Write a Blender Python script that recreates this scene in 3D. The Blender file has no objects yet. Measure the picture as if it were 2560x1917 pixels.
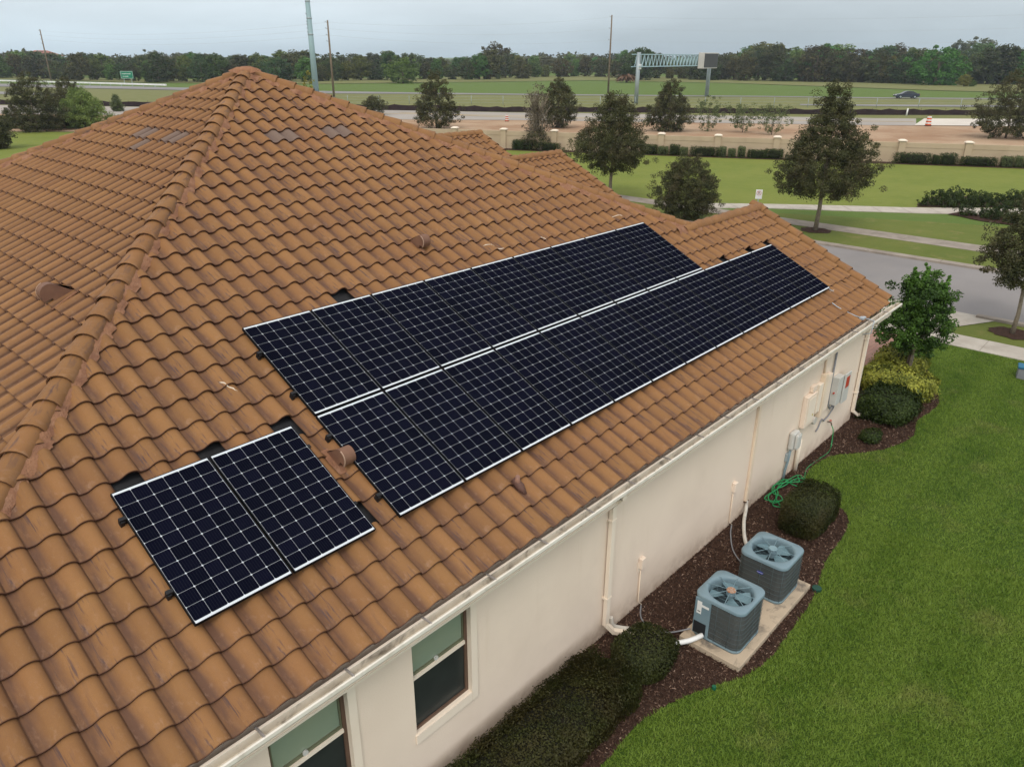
import bpy, bmesh, math, random
import numpy as np
from mathutils import Matrix, Vector
random.seed(7)
rs = np.random.RandomState(11)
sc = bpy.context.scene
# ---------------------------------------------------------------- camera
CAM = [[0.67574, -0.737137, 0.002225], [0.292667, 0.271058, 0.916992], [0.676552, 0.618996, -0.398901], [-4.418851, -5.741185, 8.029181], 26.3465]
cam_data = bpy.data.cameras.new('camera')
cam = bpy.data.objects.new('camera', cam_data)
sc.collection.objects.link(cam)
_R, _U, _F, _C = [Vector(a) for a in CAM[:4]]
M4 = Matrix((( _R[0], _U[0], -_F[0], _C[0]), (_R[1], _U[1], -_F[1], _C[1]), (_R[2], _U[2], -_F[2], _C[2]), (0, 0, 0, 1)))
cam.matrix_world = M4
cam_data.sensor_width = 36.0
cam_data.lens = CAM[4]
cam_data.clip_start = 0.1
cam_data.clip_end = 12000
sc.camera = cam
CAMP = np.array(_C)
# ---------------------------------------------------------------- sky, sun, exposure
SUN_DIR = Vector((-0.62, -0.32, 0.80)).normalized()      # towards the sun
SUN_EL = math.asin(SUN_DIR.z); SUN_ROT = math.atan2(SUN_DIR.x, SUN_DIR.y)
world = bpy.data.worlds.new('World'); sc.world = world
world.use_nodes = True
wt = world.node_tree; wt.nodes.clear()
def wn(t, **k):
    n = wt.nodes.new(t)
    for a, b in k.items(): setattr(n, a, b)
    return n
WL = wt.links.new
tc = wn('ShaderNodeTexCoord')
sky = wn('ShaderNodeTexSky', sky_type='NISHITA', sun_disc=False)
sky.sun_elevation = SUN_EL; sky.sun_rotation = SUN_ROT
skys = wn('ShaderNodeVectorMath', operation='SCALE'); skys.inputs[3].default_value = 0.9
WL(sky.outputs[0], skys.inputs[0])
sep = wn('ShaderNodeSeparateXYZ'); WL(tc.outputs['Generated'], sep.inputs[0])
elev = wn('ShaderNodeMapRange'); elev.inputs[1].default_value = 0.0; elev.inputs[2].default_value = 0.75
WL(sep.outputs[2], elev.inputs[0])
ramp = wn('ShaderNodeValToRGB'); WL(elev.outputs[0], ramp.inputs[0])
cr = ramp.color_ramp
cr.elements[0].position = 0.0; cr.elements[0].color = (5.7, 7.0, 7.9, 1)
cr.elements[1].position = 1.0; cr.elements[1].color = (9.2, 9.2, 9.2, 1)
e = cr.elements.new(0.12); e.color = (7.9, 8.6, 9.1, 1)
e = cr.elements.new(0.35); e.color = (8.6, 8.8, 8.95, 1)
# soft cloud streaks
mp = wn('ShaderNodeMapping'); mp.inputs['Scale'].default_value = (1.1, 1.1, 5.0); mp.inputs['Location'].default_value = (3.1, 0.4, 0.0)
WL(tc.outputs['Generated'], mp.inputs[0])
nz = wn('ShaderNodeTexNoise'); nz.inputs['Scale'].default_value = 1.7; nz.inputs['Detail'].default_value = 5; nz.inputs['Roughness'].default_value = 0.5
WL(mp.outputs[0], nz.inputs[0])
nm = wn('ShaderNodeMapRange'); nm.inputs[1].default_value = 0.35; nm.inputs[2].default_value = 0.68; nm.inputs[3].default_value = 0.82; nm.inputs[4].default_value = 1.17
WL(nz.outputs[0], nm.inputs[0])
# sky glow added behind the camera to light the wall, off the sun's bearing
dot = wn('ShaderNodeVectorMath', operation='DOT_PRODUCT'); dot.inputs[1].default_value = tuple(Vector((-0.25, -0.75, 0.45)).normalized())
WL(tc.outputs['Generated'], dot.inputs[0])
dm = wn('ShaderNodeMapRange'); dm.inputs[1].default_value = -0.3; dm.inputs[2].default_value = 0.9; dm.inputs[3].default_value = 0.96; dm.inputs[4].default_value = 1.7
WL(dot.outputs['Value'], dm.inputs[0])
mul = wn('ShaderNodeMath', operation='MULTIPLY'); WL(nm.outputs[0], mul.inputs[0]); WL(dm.outputs[0], mul.inputs[1])
dot2 = wn('ShaderNodeVectorMath', operation='DOT_PRODUCT'); dot2.inputs[1].default_value = tuple(Vector((-0.1, 1.0, 0.12)).normalized())
WL(tc.outputs['Generated'], dot2.inputs[0])
dm2 = wn('ShaderNodeMapRange'); dm2.inputs[1].default_value = 0.3; dm2.inputs[2].default_value = 1.0; dm2.inputs[3].default_value = 0.95; dm2.inputs[4].default_value = 1.13
WL(dot2.outputs['Value'], dm2.inputs[0])
mul2 = wn('ShaderNodeMath', operation='MULTIPLY'); WL(mul.outputs[0], mul2.inputs[0]); WL(dm2.outputs[0], mul2.inputs[1])
cl = wn('ShaderNodeVectorMath', operation='SCALE'); WL(ramp.outputs[0], cl.inputs[0]); WL(mul2.outputs[0], cl.inputs[3])
mixw = wn('ShaderNodeMix', data_type='RGBA'); mixw.inputs[0].default_value = 0.93
WL(skys.outputs[0], mixw.inputs[6]); WL(cl.outputs[0], mixw.inputs[7])
bg = wn('ShaderNodeBackground'); bg.inputs[1].default_value = 0.1
WL(mixw.outputs[2], bg.inputs[0])
wo = wn('ShaderNodeOutputWorld'); WL(bg.outputs[0], wo.inputs[0])
sd = bpy.data.lights.new('sun', 'SUN'); sd.energy = 1.5; sd.angle = math.radians(18); sd.color = (1.0, 0.92, 0.82)
sun = bpy.data.objects.new('sun', sd); sc.collection.objects.link(sun)
sun.rotation_euler = SUN_DIR.to_track_quat('Z', 'Y').to_euler(); sun.location = (-20, 20, 40)
sc.view_settings.view_transform = 'Standard'; sc.view_settings.look = 'None'
sc.view_settings.exposure = -0.04; sc.view_settings.gamma = 1.0; sc.view_settings.use_curve_mapping = False
sc.render.resolution_x = 1024; sc.render.resolution_y = 766
sc.render.engine = 'CYCLES'

# ================================================================ helpers
COL = sc.collection
def link(o, parent=None):
    COL.objects.link(o)
    if parent is not None: o.parent = parent
    return o
def tag(o, label=None, cat=None, group=None, kind=None):
    if label: o['label'] = label
    if cat: o['category'] = cat
    if group: o['group'] = group
    if kind: o['kind'] = kind
    return o
def empty(name, loc=(0, 0, 0), rz=0.0, label=None, cat=None, group=None):
    o = bpy.data.objects.new(name, None); COL.objects.link(o)
    o.location = loc; o.rotation_euler = (0, 0, rz); o.empty_display_size = 0.3
    return tag(o, label, cat, group)
def copy_tree(o, parent=None):
    c = o.copy(); COL.objects.link(c); c.parent = parent
    for ch in list(o.children): copy_tree(ch, c)
    return c
def bar(bm, p0, p1, w, h=None, up=(0, 0, 1)):
    """box bar from p0 to p1, section w x h"""
    h = h or w
    p0 = Vector(p0); p1 = Vector(p1); d = (p1 - p0).normalized(); up = Vector(up)
    s = d.cross(up)
    if s.length < 1e-4: s = d.cross(Vector((0, 1, 0)))
    s.normalize(); u = s.cross(d)
    vs = []
    for p in (p0, p1):
        for a, b in ((-1, -1), (1, -1), (1, 1), (-1, 1)):
            vs.append(bm.verts.new(p + s * a * w / 2 + u * b * h / 2))
    for f in ((3, 2, 1, 0), (4, 5, 6, 7), (0, 1, 5, 4), (1, 2, 6, 5), (2, 3, 7, 6), (3, 0, 4, 7)):
        bm.faces.new([vs[i] for i in f])
def box(bm, lo, hi, bev=0.0):
    r = bmesh.ops.create_cube(bm, size=1.0)
    vs = r['verts']
    for v in vs:
        v.co = Vector([lo[i] + (v.co[i] + 0.5) * (hi[i] - lo[i]) for i in range(3)])
    if bev > 0:
        es = list({e for v in vs for e in v.link_edges})
        bmesh.ops.bevel(bm, geom=es, offset=bev, segments=2, affect='EDGES', profile=0.5)
def tube(bm, pts, rad, seg=8, cap=True):
    pts = [Vector(p) for p in pts]; n = len(pts)
    if not hasattr(rad, '__len__'): rad = [rad] * n
    rings = []; prev = None
    for i, p in enumerate(pts):
        d = (pts[min(i + 1, n - 1)] - pts[max(i - 1, 0)])
        if d.length < 1e-9: d = Vector((0, 0, 1))
        d.normalize()
        if prev is None:
            a = d.cross(Vector((0, 0, 1)))
            if a.length < 1e-3: a = Vector((1, 0, 0))
        else: a = prev - d * prev.dot(d)
        a.normalize(); prev = a; b = d.cross(a)
        rings.append([bm.verts.new(p + (a * math.cos(t) + b * math.sin(t)) * rad[i]) for t in [2 * math.pi * k / seg for k in range(seg)]])
    for i in range(n - 1):
        for k in range(seg):
            f = bm.faces.new((rings[i][k], rings[i][(k + 1) % seg], rings[i + 1][(k + 1) % seg], rings[i + 1][k])); f.smooth = True
    if cap:
        bm.faces.new(list(reversed(rings[0]))); bm.faces.new(rings[-1])
def disc(bm, c, r, h, seg=20, axis='Z', r2=None):
    M = Matrix.Translation(c)
    if axis == 'Y': M = M @ Matrix.Rotation(math.pi / 2, 4, 'X')
    if axis == 'X': M = M @ Matrix.Rotation(math.pi / 2, 4, 'Y')
    bmesh.ops.create_cone(bm, cap_ends=True, segments=seg, radius1=r, radius2=r if r2 is None else r2, depth=h, matrix=M)
def mesh_of(bm, name, smooth=False):
    bmesh.ops.recalc_face_normals(bm, faces=bm.faces)
    me = bpy.data.meshes.new(name); bm.to_mesh(me); bm.free()
    if smooth:
        me.polygons.foreach_set('use_smooth', [True] * len(me.polygons))
    return me
def obj(name, bm, mat, parent=None, smooth=False):
    me = mesh_of(bm, name, smooth) if isinstance(bm, bmesh.types.BMesh) else bm
    if mat is not None and not me.materials: me.materials.append(mat)
    return link(bpy.data.objects.new(name, me), parent)
def np_mesh(name, V, F, mat, attrs=None, smooth=True):
    """V (n,3), F (m,k) same size faces"""
    V = np.asarray(V, np.float32); F = np.asarray(F, np.int32)
    me = bpy.data.meshes.new(name)
    me.vertices.add(len(V)); me.vertices.foreach_set('co', V.ravel())
    k = F.shape[1]
    me.loops.add(F.size); me.loops.foreach_set('vertex_index', F.ravel())
    me.polygons.add(len(F)); me.polygons.foreach_set('loop_start', np.arange(0, F.size, k, dtype=np.int32))
    try: me.polygons.foreach_set('loop_total', np.full(len(F), k, np.int32))
    except Exception: pass
    me.polygons.foreach_set('use_smooth', np.full(len(F), smooth, bool))
    me.update(calc_edges=True)
    for an, (typ, dat) in (attrs or {}).items():
        a = me.attributes.new(an, typ, 'POINT')
        a.data.foreach_set('vector' if typ == 'FLOAT_VECTOR' else 'value', np.asarray(dat, np.float32).ravel())
    if mat: me.materials.append(mat)
    return me
def poly_sheet(name, pts, z, mat, label=None, cat=None, kind='structure', thick=0.0, parent=None):
    bm = bmesh.new()
    vs = [bm.verts.new((p[0], p[1], z)) for p in pts]
    f = bm.faces.new(vs); f.normal_update()
    if f.normal.z < 0: f.normal_flip()
    if thick:
        r = bmesh.ops.extrude_face_region(bm, geom=[f])
        for v in [g_ for g_ in r['geom'] if isinstance(g_, bmesh.types.BMVert)]: v.co.z -= 0
        for v in vs: v.co.z = z - thick
        top = [g_ for g_ in r['geom'] if isinstance(g_, bmesh.types.BMFace)]
    if len(pts) > 4: bmesh.ops.triangulate(bm, faces=[f_ for f_ in bm.faces if len(f_.verts) > 4])
    o = obj(name, bm, mat, parent)
    return tag(o, label, cat, None, kind)

# ---------------------------------------------------------------- materials
MATS = {}
class NT:
    def __init__(s, name):
        s.m = bpy.data.materials.new(name); s.m.use_nodes = True; s.t = s.m.node_tree; s.t.nodes.clear()
        s.out = s.t.nodes.new('ShaderNodeOutputMaterial'); s.b = s.t.nodes.new('ShaderNodeBsdfPrincipled')
        s.t.links.new(s.b.outputs[0], s.out.inputs[0])
    def n(s, typ, ins=None, **k):
        nd = s.t.nodes.new(typ)
        for a, b in k.items(): setattr(nd, a, b)
        for a, b in (ins or {}).items():
            if isinstance(b, (int, float, tuple)): nd.inputs[a].default_value = b
            else: s.t.links.new(b, nd.inputs[a])
        return nd
    def noise(s, vec, scale, detail=3, rough=0.55, dist=0.0):
        return s.n('ShaderNodeTexNoise', {'Vector': vec, 'Scale': scale, 'Detail': detail, 'Roughness': rough, 'Distortion': dist}).outputs[0]
    def rng(s, v, a, b, c=0.0, d=1.0):
        return s.n('ShaderNodeMapRange', {0: v, 1: a, 2: b, 3: c, 4: d}).outputs[0]
    def math(s, op, a, b=0.0): return s.n('ShaderNodeMath', {0: a, 1: b}, operation=op).outputs[0]
    def mix(s, f, a, b, mode='MIX'):
        nd = s.n('ShaderNodeMix', None, data_type='RGBA', blend_type=mode)
        for i, v in ((0, f), (6, a), (7, b)):
            if isinstance(v, (int, float)): nd.inputs[i].default_value = v
            elif isinstance(v, tuple): nd.inputs[i].default_value = v if len(v) == 4 else v + (1,)
            else: s.t.links.new(v, nd.inputs[i])
        return nd.outputs[2]
    def pos(s): return s.n('ShaderNodeNewGeometry').outputs['Position']
    def objc(s): return s.n('ShaderNodeTexCoord').outputs['Object']
    def scaled(s, vec, sc_): return s.n('ShaderNodeVectorMath', {0: vec, 1: sc_}, operation='MULTIPLY').outputs[0]
    def attr(s, name): return s.n('ShaderNodeAttribute', None, attribute_name=name)
    def set(s, col=None, rough=None, spec=None, metal=None, bump=None, bstr=0.3, bdist=0.01):
        if col is not None:
            if isinstance(col, tuple): s.b.inputs['Base Color'].default_value = col if len(col) == 4 else col + (1,)
            else: s.t.links.new(col, s.b.inputs['Base Color'])
        if rough is not None:
            if isinstance(rough, (int, float)): s.b.inputs['Roughness'].default_value = rough
            else: s.t.links.new(rough, s.b.inputs['Roughness'])
        if spec is not None: s.b.inputs['Specular IOR Level'].default_value = spec
        if metal is not None: s.b.inputs['Metallic'].default_value = metal
        if bump is not None:
            bp = s.n('ShaderNodeBump', {'Height': bump, 'Strength': bstr, 'Distance': bdist})
            s.t.links.new(bp.outputs[0], s.b.inputs['Normal'])
        return s.m
def simple(name, c1, c2=None, scale=4.0, rough=0.7, spec=0.3, metal=0.0, bscale=None, bstr=0.2, bdist=0.005, dirt=None, dscale=2.0, damt=0.5):
    """two-tone noise material with optional dirt blotches and fine relief"""
    t = NT(name); p = t.pos()
    c2 = c2 or tuple(min(1, c * 0.8) for c in c1)
    f = t.rng(t.noise(p, scale, 4), 0.35, 0.65)
    col = t.mix(f, c1, c2)
    if dirt: col = t.mix(t.math('MULTIPLY', t.rng(t.noise(p, dscale, 5, 0.65, 0.5), 0.5, 0.72), damt), col, dirt)
    return t.set(col, rough, spec, metal, t.noise(p, bscale, 3) if bscale else None, bstr, bdist)

# roof tile: 'tuv' = (across m, up-slope m, random)
def tile_material(name, A, B, scuff, streak, pan):
    t = NT(name); a = t.attr('tuv'); v = a.outputs['Vector']; p = t.pos()
    sp = t.n('ShaderNodeSeparateXYZ', {0: v}); s_, t_, r_ = sp.outputs[0], sp.outputs[1], sp.outputs[2]
    r37 = t.math('MULTIPLY', r_, 53.0)
    base = t.mix(t.rng(t.noise(p, 0.9, 3), 0.35, 0.65), A, B)
    base = t.mix(t.rng(t.noise(p, 9.0, 3), 0.3, 0.7, 0.0, 0.35), base, B)
    val = t.rng(r_, 0, 1, 0.90, 1.07)
    base = t.mix(1.0, base, t.n('ShaderNodeCombineXYZ', {0: val, 1: val, 2: val}).outputs[0], 'MULTIPLY')
    # wash of grime carried down the pan
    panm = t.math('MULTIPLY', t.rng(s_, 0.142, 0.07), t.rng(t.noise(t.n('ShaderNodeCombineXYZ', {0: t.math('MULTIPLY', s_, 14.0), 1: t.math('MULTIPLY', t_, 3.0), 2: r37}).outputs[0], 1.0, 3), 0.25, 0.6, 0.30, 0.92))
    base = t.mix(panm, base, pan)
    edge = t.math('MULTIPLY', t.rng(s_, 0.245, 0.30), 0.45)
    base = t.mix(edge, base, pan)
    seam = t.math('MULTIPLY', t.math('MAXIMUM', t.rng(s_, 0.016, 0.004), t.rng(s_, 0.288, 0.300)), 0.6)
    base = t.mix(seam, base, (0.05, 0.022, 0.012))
    # weathered streaks
    sv = t.n('ShaderNodeCombineXYZ', {0: t.math('MULTIPLY', s_, 42.0), 1: t.math('MULTIPLY', t_, 3.2), 2: r37}).outputs[0]
    sm = t.math('MULTIPLY', t.rng(t.noise(sv, 1.0, 4, 0.6, 0.4), 0.535, 0.65), t.math('MULTIPLY', t.rng(s_, 0.03, 0.08), t.rng(s_, 0.22, 0.16)))
    gate = t.rng(t.math('FRACT', t.math('MULTIPLY', r_, 17.3)), 0.40, 0.60)
    base = t.mix(t.math('MULTIPLY', t.math('MULTIPLY', sm, gate), 0.85), base, streak)
    # pale chalky scuffs near the nose of the tile
    cv = t.n('ShaderNodeCombineXYZ', {0: t.math('MULTIPLY', s_, 20.0), 1: t.math('MULTIPLY', t_, 9.0), 2: t.math('ADD', r37, 7.7)}).outputs[0]
    cm = t.math('MULTIPLY', t.rng(t.noise(cv, 1.0, 5, 0.7), 0.54, 0.72), t.rng(t_, 0.30, 0.02, 0.15, 0.85))
    base = t.mix(t.math('MULTIPLY', cm, 0.38), base, scuff)
    # grain
    base = t.mix(t.rng(t.noise(p, 160.0, 2), 0.3, 0.7, 0.0, 0.22), base, streak)
    base = t.mix(t.math('MULTIPLY', t.rng(t_, 0.012, 0.0), 0.85), base, (0.07, 0.03, 0.02))
    return t.set(base, t.rng(t.noise(p, 30, 3), 0.3, 0.7, 0.5, 0.75), 0.18, None, t.noise(p, 90.0, 4, 0.7), 0.25, 0.004)
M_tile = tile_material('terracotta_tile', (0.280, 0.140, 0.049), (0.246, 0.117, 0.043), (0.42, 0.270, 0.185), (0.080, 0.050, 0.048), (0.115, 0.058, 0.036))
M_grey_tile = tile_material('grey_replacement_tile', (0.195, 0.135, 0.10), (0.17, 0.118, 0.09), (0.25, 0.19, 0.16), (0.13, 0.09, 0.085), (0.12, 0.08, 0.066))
M_mortar = simple('brown_mortar', (0.29, 0.145, 0.080), (0.21, 0.10, 0.06), 7.0, 0.85, 0.2, bscale=45, bstr=0.8, bdist=0.02, dirt=(0.40, 0.24, 0.155), dscale=6, damt=0.45)
M_membrane = simple('black_underlayment', (0.012, 0.012, 0.014), (0.02, 0.02, 0.022), 6, 0.6)
def stucco_mat():
    t = NT('cream_stucco'); p = t.pos(); sp = t.n('ShaderNodeSeparateXYZ', {0: p})
    c = t.mix(t.rng(t.noise(p, 0.8, 4), 0.35, 0.65), (0.79, 0.665, 0.545), (0.75, 0.625, 0.51))
    c = t.mix(t.math('MULTIPLY', t.rng(t.noise(p, 0.6, 5, 0.65, 0.5), 0.5, 0.72), 0.35), c, (0.60, 0.49, 0.40))
    dv = t.n('ShaderNodeCombineXYZ', {0: t.math('MULTIPLY', sp.outputs[0], 5.5), 1: 0.0, 2: t.math('MULTIPLY', sp.outputs[2], 0.35)}).outputs[0]
    drip = t.math('MULTIPLY', t.rng(t.noise(dv, 1.0, 4, 0.6), 0.60, 0.78), t.rng(sp.outputs[2], 0.9, 2.5, 0.02, 0.4))
    c = t.mix(drip, c, (0.58, 0.44, 0.30))
    spl = t.math('MULTIPLY', t.rng(t.noise(p, 3.5, 5, 0.7), 0.35, 0.65), t.rng(sp.outputs[2], 0.40, 0.0, 0.0, 0.8))
    c = t.mix(spl, c, (0.36, 0.24, 0.17))
    return t.set(c, 0.9, 0.15, None, t.noise(p, 60, 4, 0.65), 0.5, 0.008)
M_stucco = stucco_mat()
M_trim = simple('cream_trim', (0.79, 0.69, 0.57), (0.76, 0.655, 0.535), 1.5, 0.85, 0.2, bscale=60, bstr=0.2)
M_yellowtrim = simple('yellow_cream_paint', (0.76, 0.63, 0.48), (0.73, 0.59, 0.45), 1.5, 0.8, 0.2, dirt=(0.5, 0.4, 0.3), dscale=3, damt=0.3)
M_white = simple('white_gutter_paint', (0.78, 0.74, 0.66), (0.72, 0.67, 0.58), 2.5, 0.5, 0.4, dirt=(0.42, 0.36, 0.28), dscale=5, damt=0.5)
M_gut_in = simple('gutter_inside_dirty', (0.66, 0.60, 0.50), (0.55, 0.49, 0.40), 3, 0.7, 0.3, dirt=(0.10, 0.075, 0.055), dscale=3.5, damt=0.95)
M_frame = simple('black_anodised_frame', (0.008, 0.009, 0.011), None, 8, 0.5, 0.08)
M_back = simple('white_backsheet', (0.60, 0.64, 0.67), (0.56, 0.60, 0.64), 3, 0.3, 0.3)
def cell_mat():
    t = NT('solar_cell'); o = t.objc(); sp = t.n('ShaderNodeSeparateXYZ', {0: o})
    x = t.math('MULTIPLY', sp.outputs[0], 1 / 0.0262)
    w = t.math('ABSOLUTE', t.math('SUBTRACT', t.math('FRACT', t.math('ADD', x, 100.5)), 0.5))
    bus = t.rng(w, 0.045, 0.02)
    rnd = t.n('ShaderNodeObjectInfo').outputs['Random']
    base = t.mix(rnd, (0.0025, 0.003, 0.0075), (0.004, 0.0045, 0.012))
    col = t.mix(t.math('MULTIPLY', bus, 0.35), base, (0.07, 0.075, 0.095))
    return t.set(col, 0.3, 0.0)
M_cell = cell_mat()
M_green = None
def leaf_mat(name, dark, light, warm=None, warm_amt=0.0, rough=0.6, vary=False):
    t = NT(name); a = t.attr('tint').outputs['Fac']; p = t.pos()
    c = t.mix(a, dark, light)
    if vary:
        rn = t.n('ShaderNodeObjectInfo').outputs['Random']; k = t.rng(rn, 0, 1, 0.7, 1.35)
        c = t.mix(1.0, c, t.n('ShaderNodeCombineXYZ', {0: t.rng(t.math('FRACT', t.math('MULTIPLY', rn, 7.3)), 0, 1, 0.55, 1.15), 1: k, 2: t.rng(rn, 0, 1, 0.8, 1.2)}).outputs[0], 'MULTIPLY')
    if warm: c = t.mix(t.math('MULTIPLY', t.rng(t.noise(p, 1.3, 3), 0.48, 0.62), warm_amt), c, warm)
    t.set(c, rough, 0.25)
    # thin leaf lets some light through
    tr = t.n('ShaderNodeBsdfTranslucent', {'Color': c}); mx = t.n('ShaderNodeMixShader', {0: 0.22, 1: t.b.outputs[0], 2: tr.outputs[0]})
    t.t.links.new(mx.outputs[0], t.out.inputs[0]); return t.m
M_oak = leaf_mat('oak_leaf', (0.026, 0.033, 0.012), (0.115, 0.118, 0.042), (0.10, 0.075, 0.04), 0.5)
M_corner = leaf_mat('bright_leaf', (0.010, 0.028, 0.005), (0.10, 0.20, 0.03))
M_corner_tip = leaf_mat('new_leaf', (0.05, 0.12, 0.015), (0.13, 0.27, 0.04))
M_hedge = leaf_mat('hedge_leaf', (0.012, 0.018, 0.004), (0.062, 0.070, 0.015), (0.058, 0.040, 0.014), 0.5)
M_varieg = leaf_mat('variegated_leaf', (0.03, 0.06, 0.008), (0.47, 0.47, 0.075))
M_darkshrub = leaf_mat('dark_shrub_leaf', (0.010, 0.022, 0.004), (0.052, 0.080, 0.013))
M_belt = leaf_mat('woodland_leaf', (0.014, 0.022, 0.008), (0.125, 0.135, 0.042), (0.12, 0.085, 0.04), 0.45, vary=True)
M_belt2 = leaf_mat('light_woodland_leaf', (0.04, 0.065, 0.012), (0.17, 0.215, 0.05), vary=True)
M_greentree = leaf_mat('vivid_green_leaf', (0.020, 0.075, 0.010), (0.085, 0.23, 0.035))
M_pale = leaf_mat('pale_shrub_leaf', (0.05, 0.075, 0.025), (0.15, 0.18, 0.07))
M_palegreen = leaf_mat('pale_green_leaf', (0.08, 0.13, 0.03), (0.28, 0.36, 0.10))
M_yellowleaf = leaf_mat('yellowing_leaf', (0.08, 0.10, 0.02), (0.30, 0.28, 0.05))
M_bald = leaf_mat('twig_leaf', (0.07, 0.055, 0.035), (0.15, 0.125, 0.085))
M_bark = simple('bark', (0.15, 0.115, 0.085), (0.09, 0.07, 0.05), 12, 0.9, 0.2, bscale=30, bstr=0.8, bdist=0.02)
M_palebark = simple('pale_bark', (0.26, 0.215, 0.16), (0.18, 0.15, 0.11), 10, 0.9, 0.2, bscale=30, bstr=0.6, bdist=0.02)
M_concrete = simple('pale_concrete', (0.47, 0.43, 0.37), (0.40, 0.36, 0.31), 1.4, 0.9, 0.2, bscale=60, bstr=0.2, dirt=(0.24, 0.20, 0.16), dscale=1.6, damt=0.4)
M_oldconc = simple('weathered_concrete', (0.33, 0.285, 0.24), (0.25, 0.215, 0.18), 1.2, 0.92, 0.2, bscale=60, bstr=0.2, dirt=(0.15, 0.12, 0.095), dscale=1.0, damt=0.5)
def pad_mat():
    t = NT('stained_pad_concrete'); p = t.pos()
    c = t.mix(t.rng(t.noise(p, 3, 4), 0.3, 0.7), (0.50, 0.40, 0.29), (0.42, 0.34, 0.25))
    c = t.mix(t.rng(t.noise(p, 2.4, 5, 0.7, 0.6), 0.50, 0.66, 0, 0.8), c, (0.10, 0.09, 0.08))
    return t.set(c, 0.9, 0.2, None, t.noise(p, 60, 3), 0.3, 0.005)
M_pad = pad_mat()
M_asphalt = simple('asphalt', (0.245, 0.228, 0.222), (0.212, 0.198, 0.194), 0.35, 0.9, 0.25, bscale=120, bstr=0.4, dirt=(0.24, 0.22, 0.205), dscale=0.5, damt=0.5)
M_farroad = simple('pale_road', (0.36, 0.325, 0.29), (0.31, 0.28, 0.25), 0.1, 0.9, 0.2)
M_highway = simple('highway_asphalt', (0.25, 0.24, 0.235), (0.21, 0.20, 0.20), 0.05, 0.9, 0.2)
M_newconc = simple('new_concrete', (0.62, 0.57, 0.50), (0.56, 0.51, 0.45), 0.3, 0.9, 0.2)
M_dirt = simple('orange_dirt', (0.33, 0.21, 0.13), (0.43, 0.31, 0.21), 0.12, 0.95, 0.1, bscale=1.5, bstr=0.6, bdist=0.15, dirt=(0.27, 0.155, 0.09), dscale=0.22, damt=0.8)
M_mulch = simple('brown_mulch', (0.045, 0.025, 0.018), (0.075, 0.043, 0.031), 14, 0.95, 0.1, bscale=55, bstr=1.0, bdist=0.03, dirt=(0.035, 0.018, 0.013), dscale=3, damt=0.7)
def chip_mat():
    t = NT('mulch_chip'); a = t.attr('tint').outputs['Fac']; p = t.pos()
    c = t.mix(a, (0.032, 0.018, 0.013), (0.16, 0.095, 0.065))
    c = t.mix(t.rng(a, 0.80, 1.0, 0, 0.8), c, (0.36, 0.26, 0.20))
    return t.set(c, 0.9, 0.15)
M_chip = chip_mat()
def grass_mat(name, cs, blade=False, bands=False):
    """cs: dark, mid, light, dry"""
    t = NT(name); p = t.pos()
    big = t.rng(t.noise(p, 0.28, 4, 0.6), 0.35, 0.65); mid = t.rng(t.noise(p, 1.6, 4, 0.6), 0.3, 0.7)
    c = t.mix(big, cs[0], cs[1]); c = t.mix(t.math('MULTIPLY', mid, 0.6), c, cs[2])
    c = t.mix(t.rng(t.noise(p, 0.75, 5, 0.65), 0.55, 0.72, 0, 0.6), c, cs[3])
    if bands:
        sp = t.n('ShaderNodeSeparateXYZ', {0: p}); w = t.math('SINE', t.math('ADD', t.math('MULTIPLY', sp.outputs[1], 4.6), t.math('MULTIPLY', t.noise(p, 0.35, 2), 3.0)))
        c = t.mix(t.rng(w, -0.4, 0.6, 0.0, 0.42), c, cs[2])
    if blade:
        a = t.attr('tint').outputs['Fac']; c = t.mix(t.rng(a, 0, 1, 0, 0.6), c, cs[2]); c = t.mix(t.rng(a, 0.9, 1.0, 0, 0.7), c, cs[3])
        t.set(c, 0.6, 0.25)
        tr = t.n('ShaderNodeBsdfTranslucent', {'Color': c}); mx = t.n('ShaderNodeMixShader', {0: 0.25, 1: t.b.outputs[0], 2: tr.outputs[0]})
        t.t.links.new(mx.outputs[0], t.out.inputs[0]); return t.m
    c = t.mix(t.rng(t.noise(p, 26, 3, 0.7), 0.35, 0.7, 0, 0.45), c, cs[0])
    return t.set(c, 0.9, 0.15, None, t.noise(p, 40, 4, 0.7), 0.6, 0.03)
M_lawn = grass_mat('lawn_soil_grass', ((0.028, 0.060, 0.007), (0.045, 0.085, 0.010), (0.068, 0.110, 0.018), (0.10, 0.110, 0.04)), bands=True)
M_blade = grass_mat('lawn_blades', ((0.058, 0.136, 0.009), (0.115, 0.196, 0.017), (0.208, 0.300, 0.046), (0.33, 0.31, 0.105)), True, True)
M_parklawn = grass_mat('mown_park_grass', ((0.135, 0.175, 0.028), (0.185, 0.208, 0.042), (0.20, 0.22, 0.052), (0.115, 0.16, 0.028)))
M_verge = grass_mat('street_verge_grass', ((0.095, 0.125, 0.022), (0.150, 0.165, 0.036), (0.125, 0.160, 0.034), (0.26, 0.21, 0.085)))
M_field = grass_mat('green_field_grass', ((0.085, 0.14, 0.025), (0.105, 0.160, 0.032), (0.12, 0.165, 0.04), (0.15, 0.16, 0.05)))
M_rough = grass_mat('rough_dry_grass', ((0.15, 0.16, 0.055), (0.19, 0.185, 0.075), (0.16, 0.17, 0.06), (0.26, 0.215, 0.115)))
M_silt = simple('black_silt_fabric', (0.022, 0.013, 0.015), (0.035, 0.022, 0.022), 1.0, 0.8, 0.2)
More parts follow.
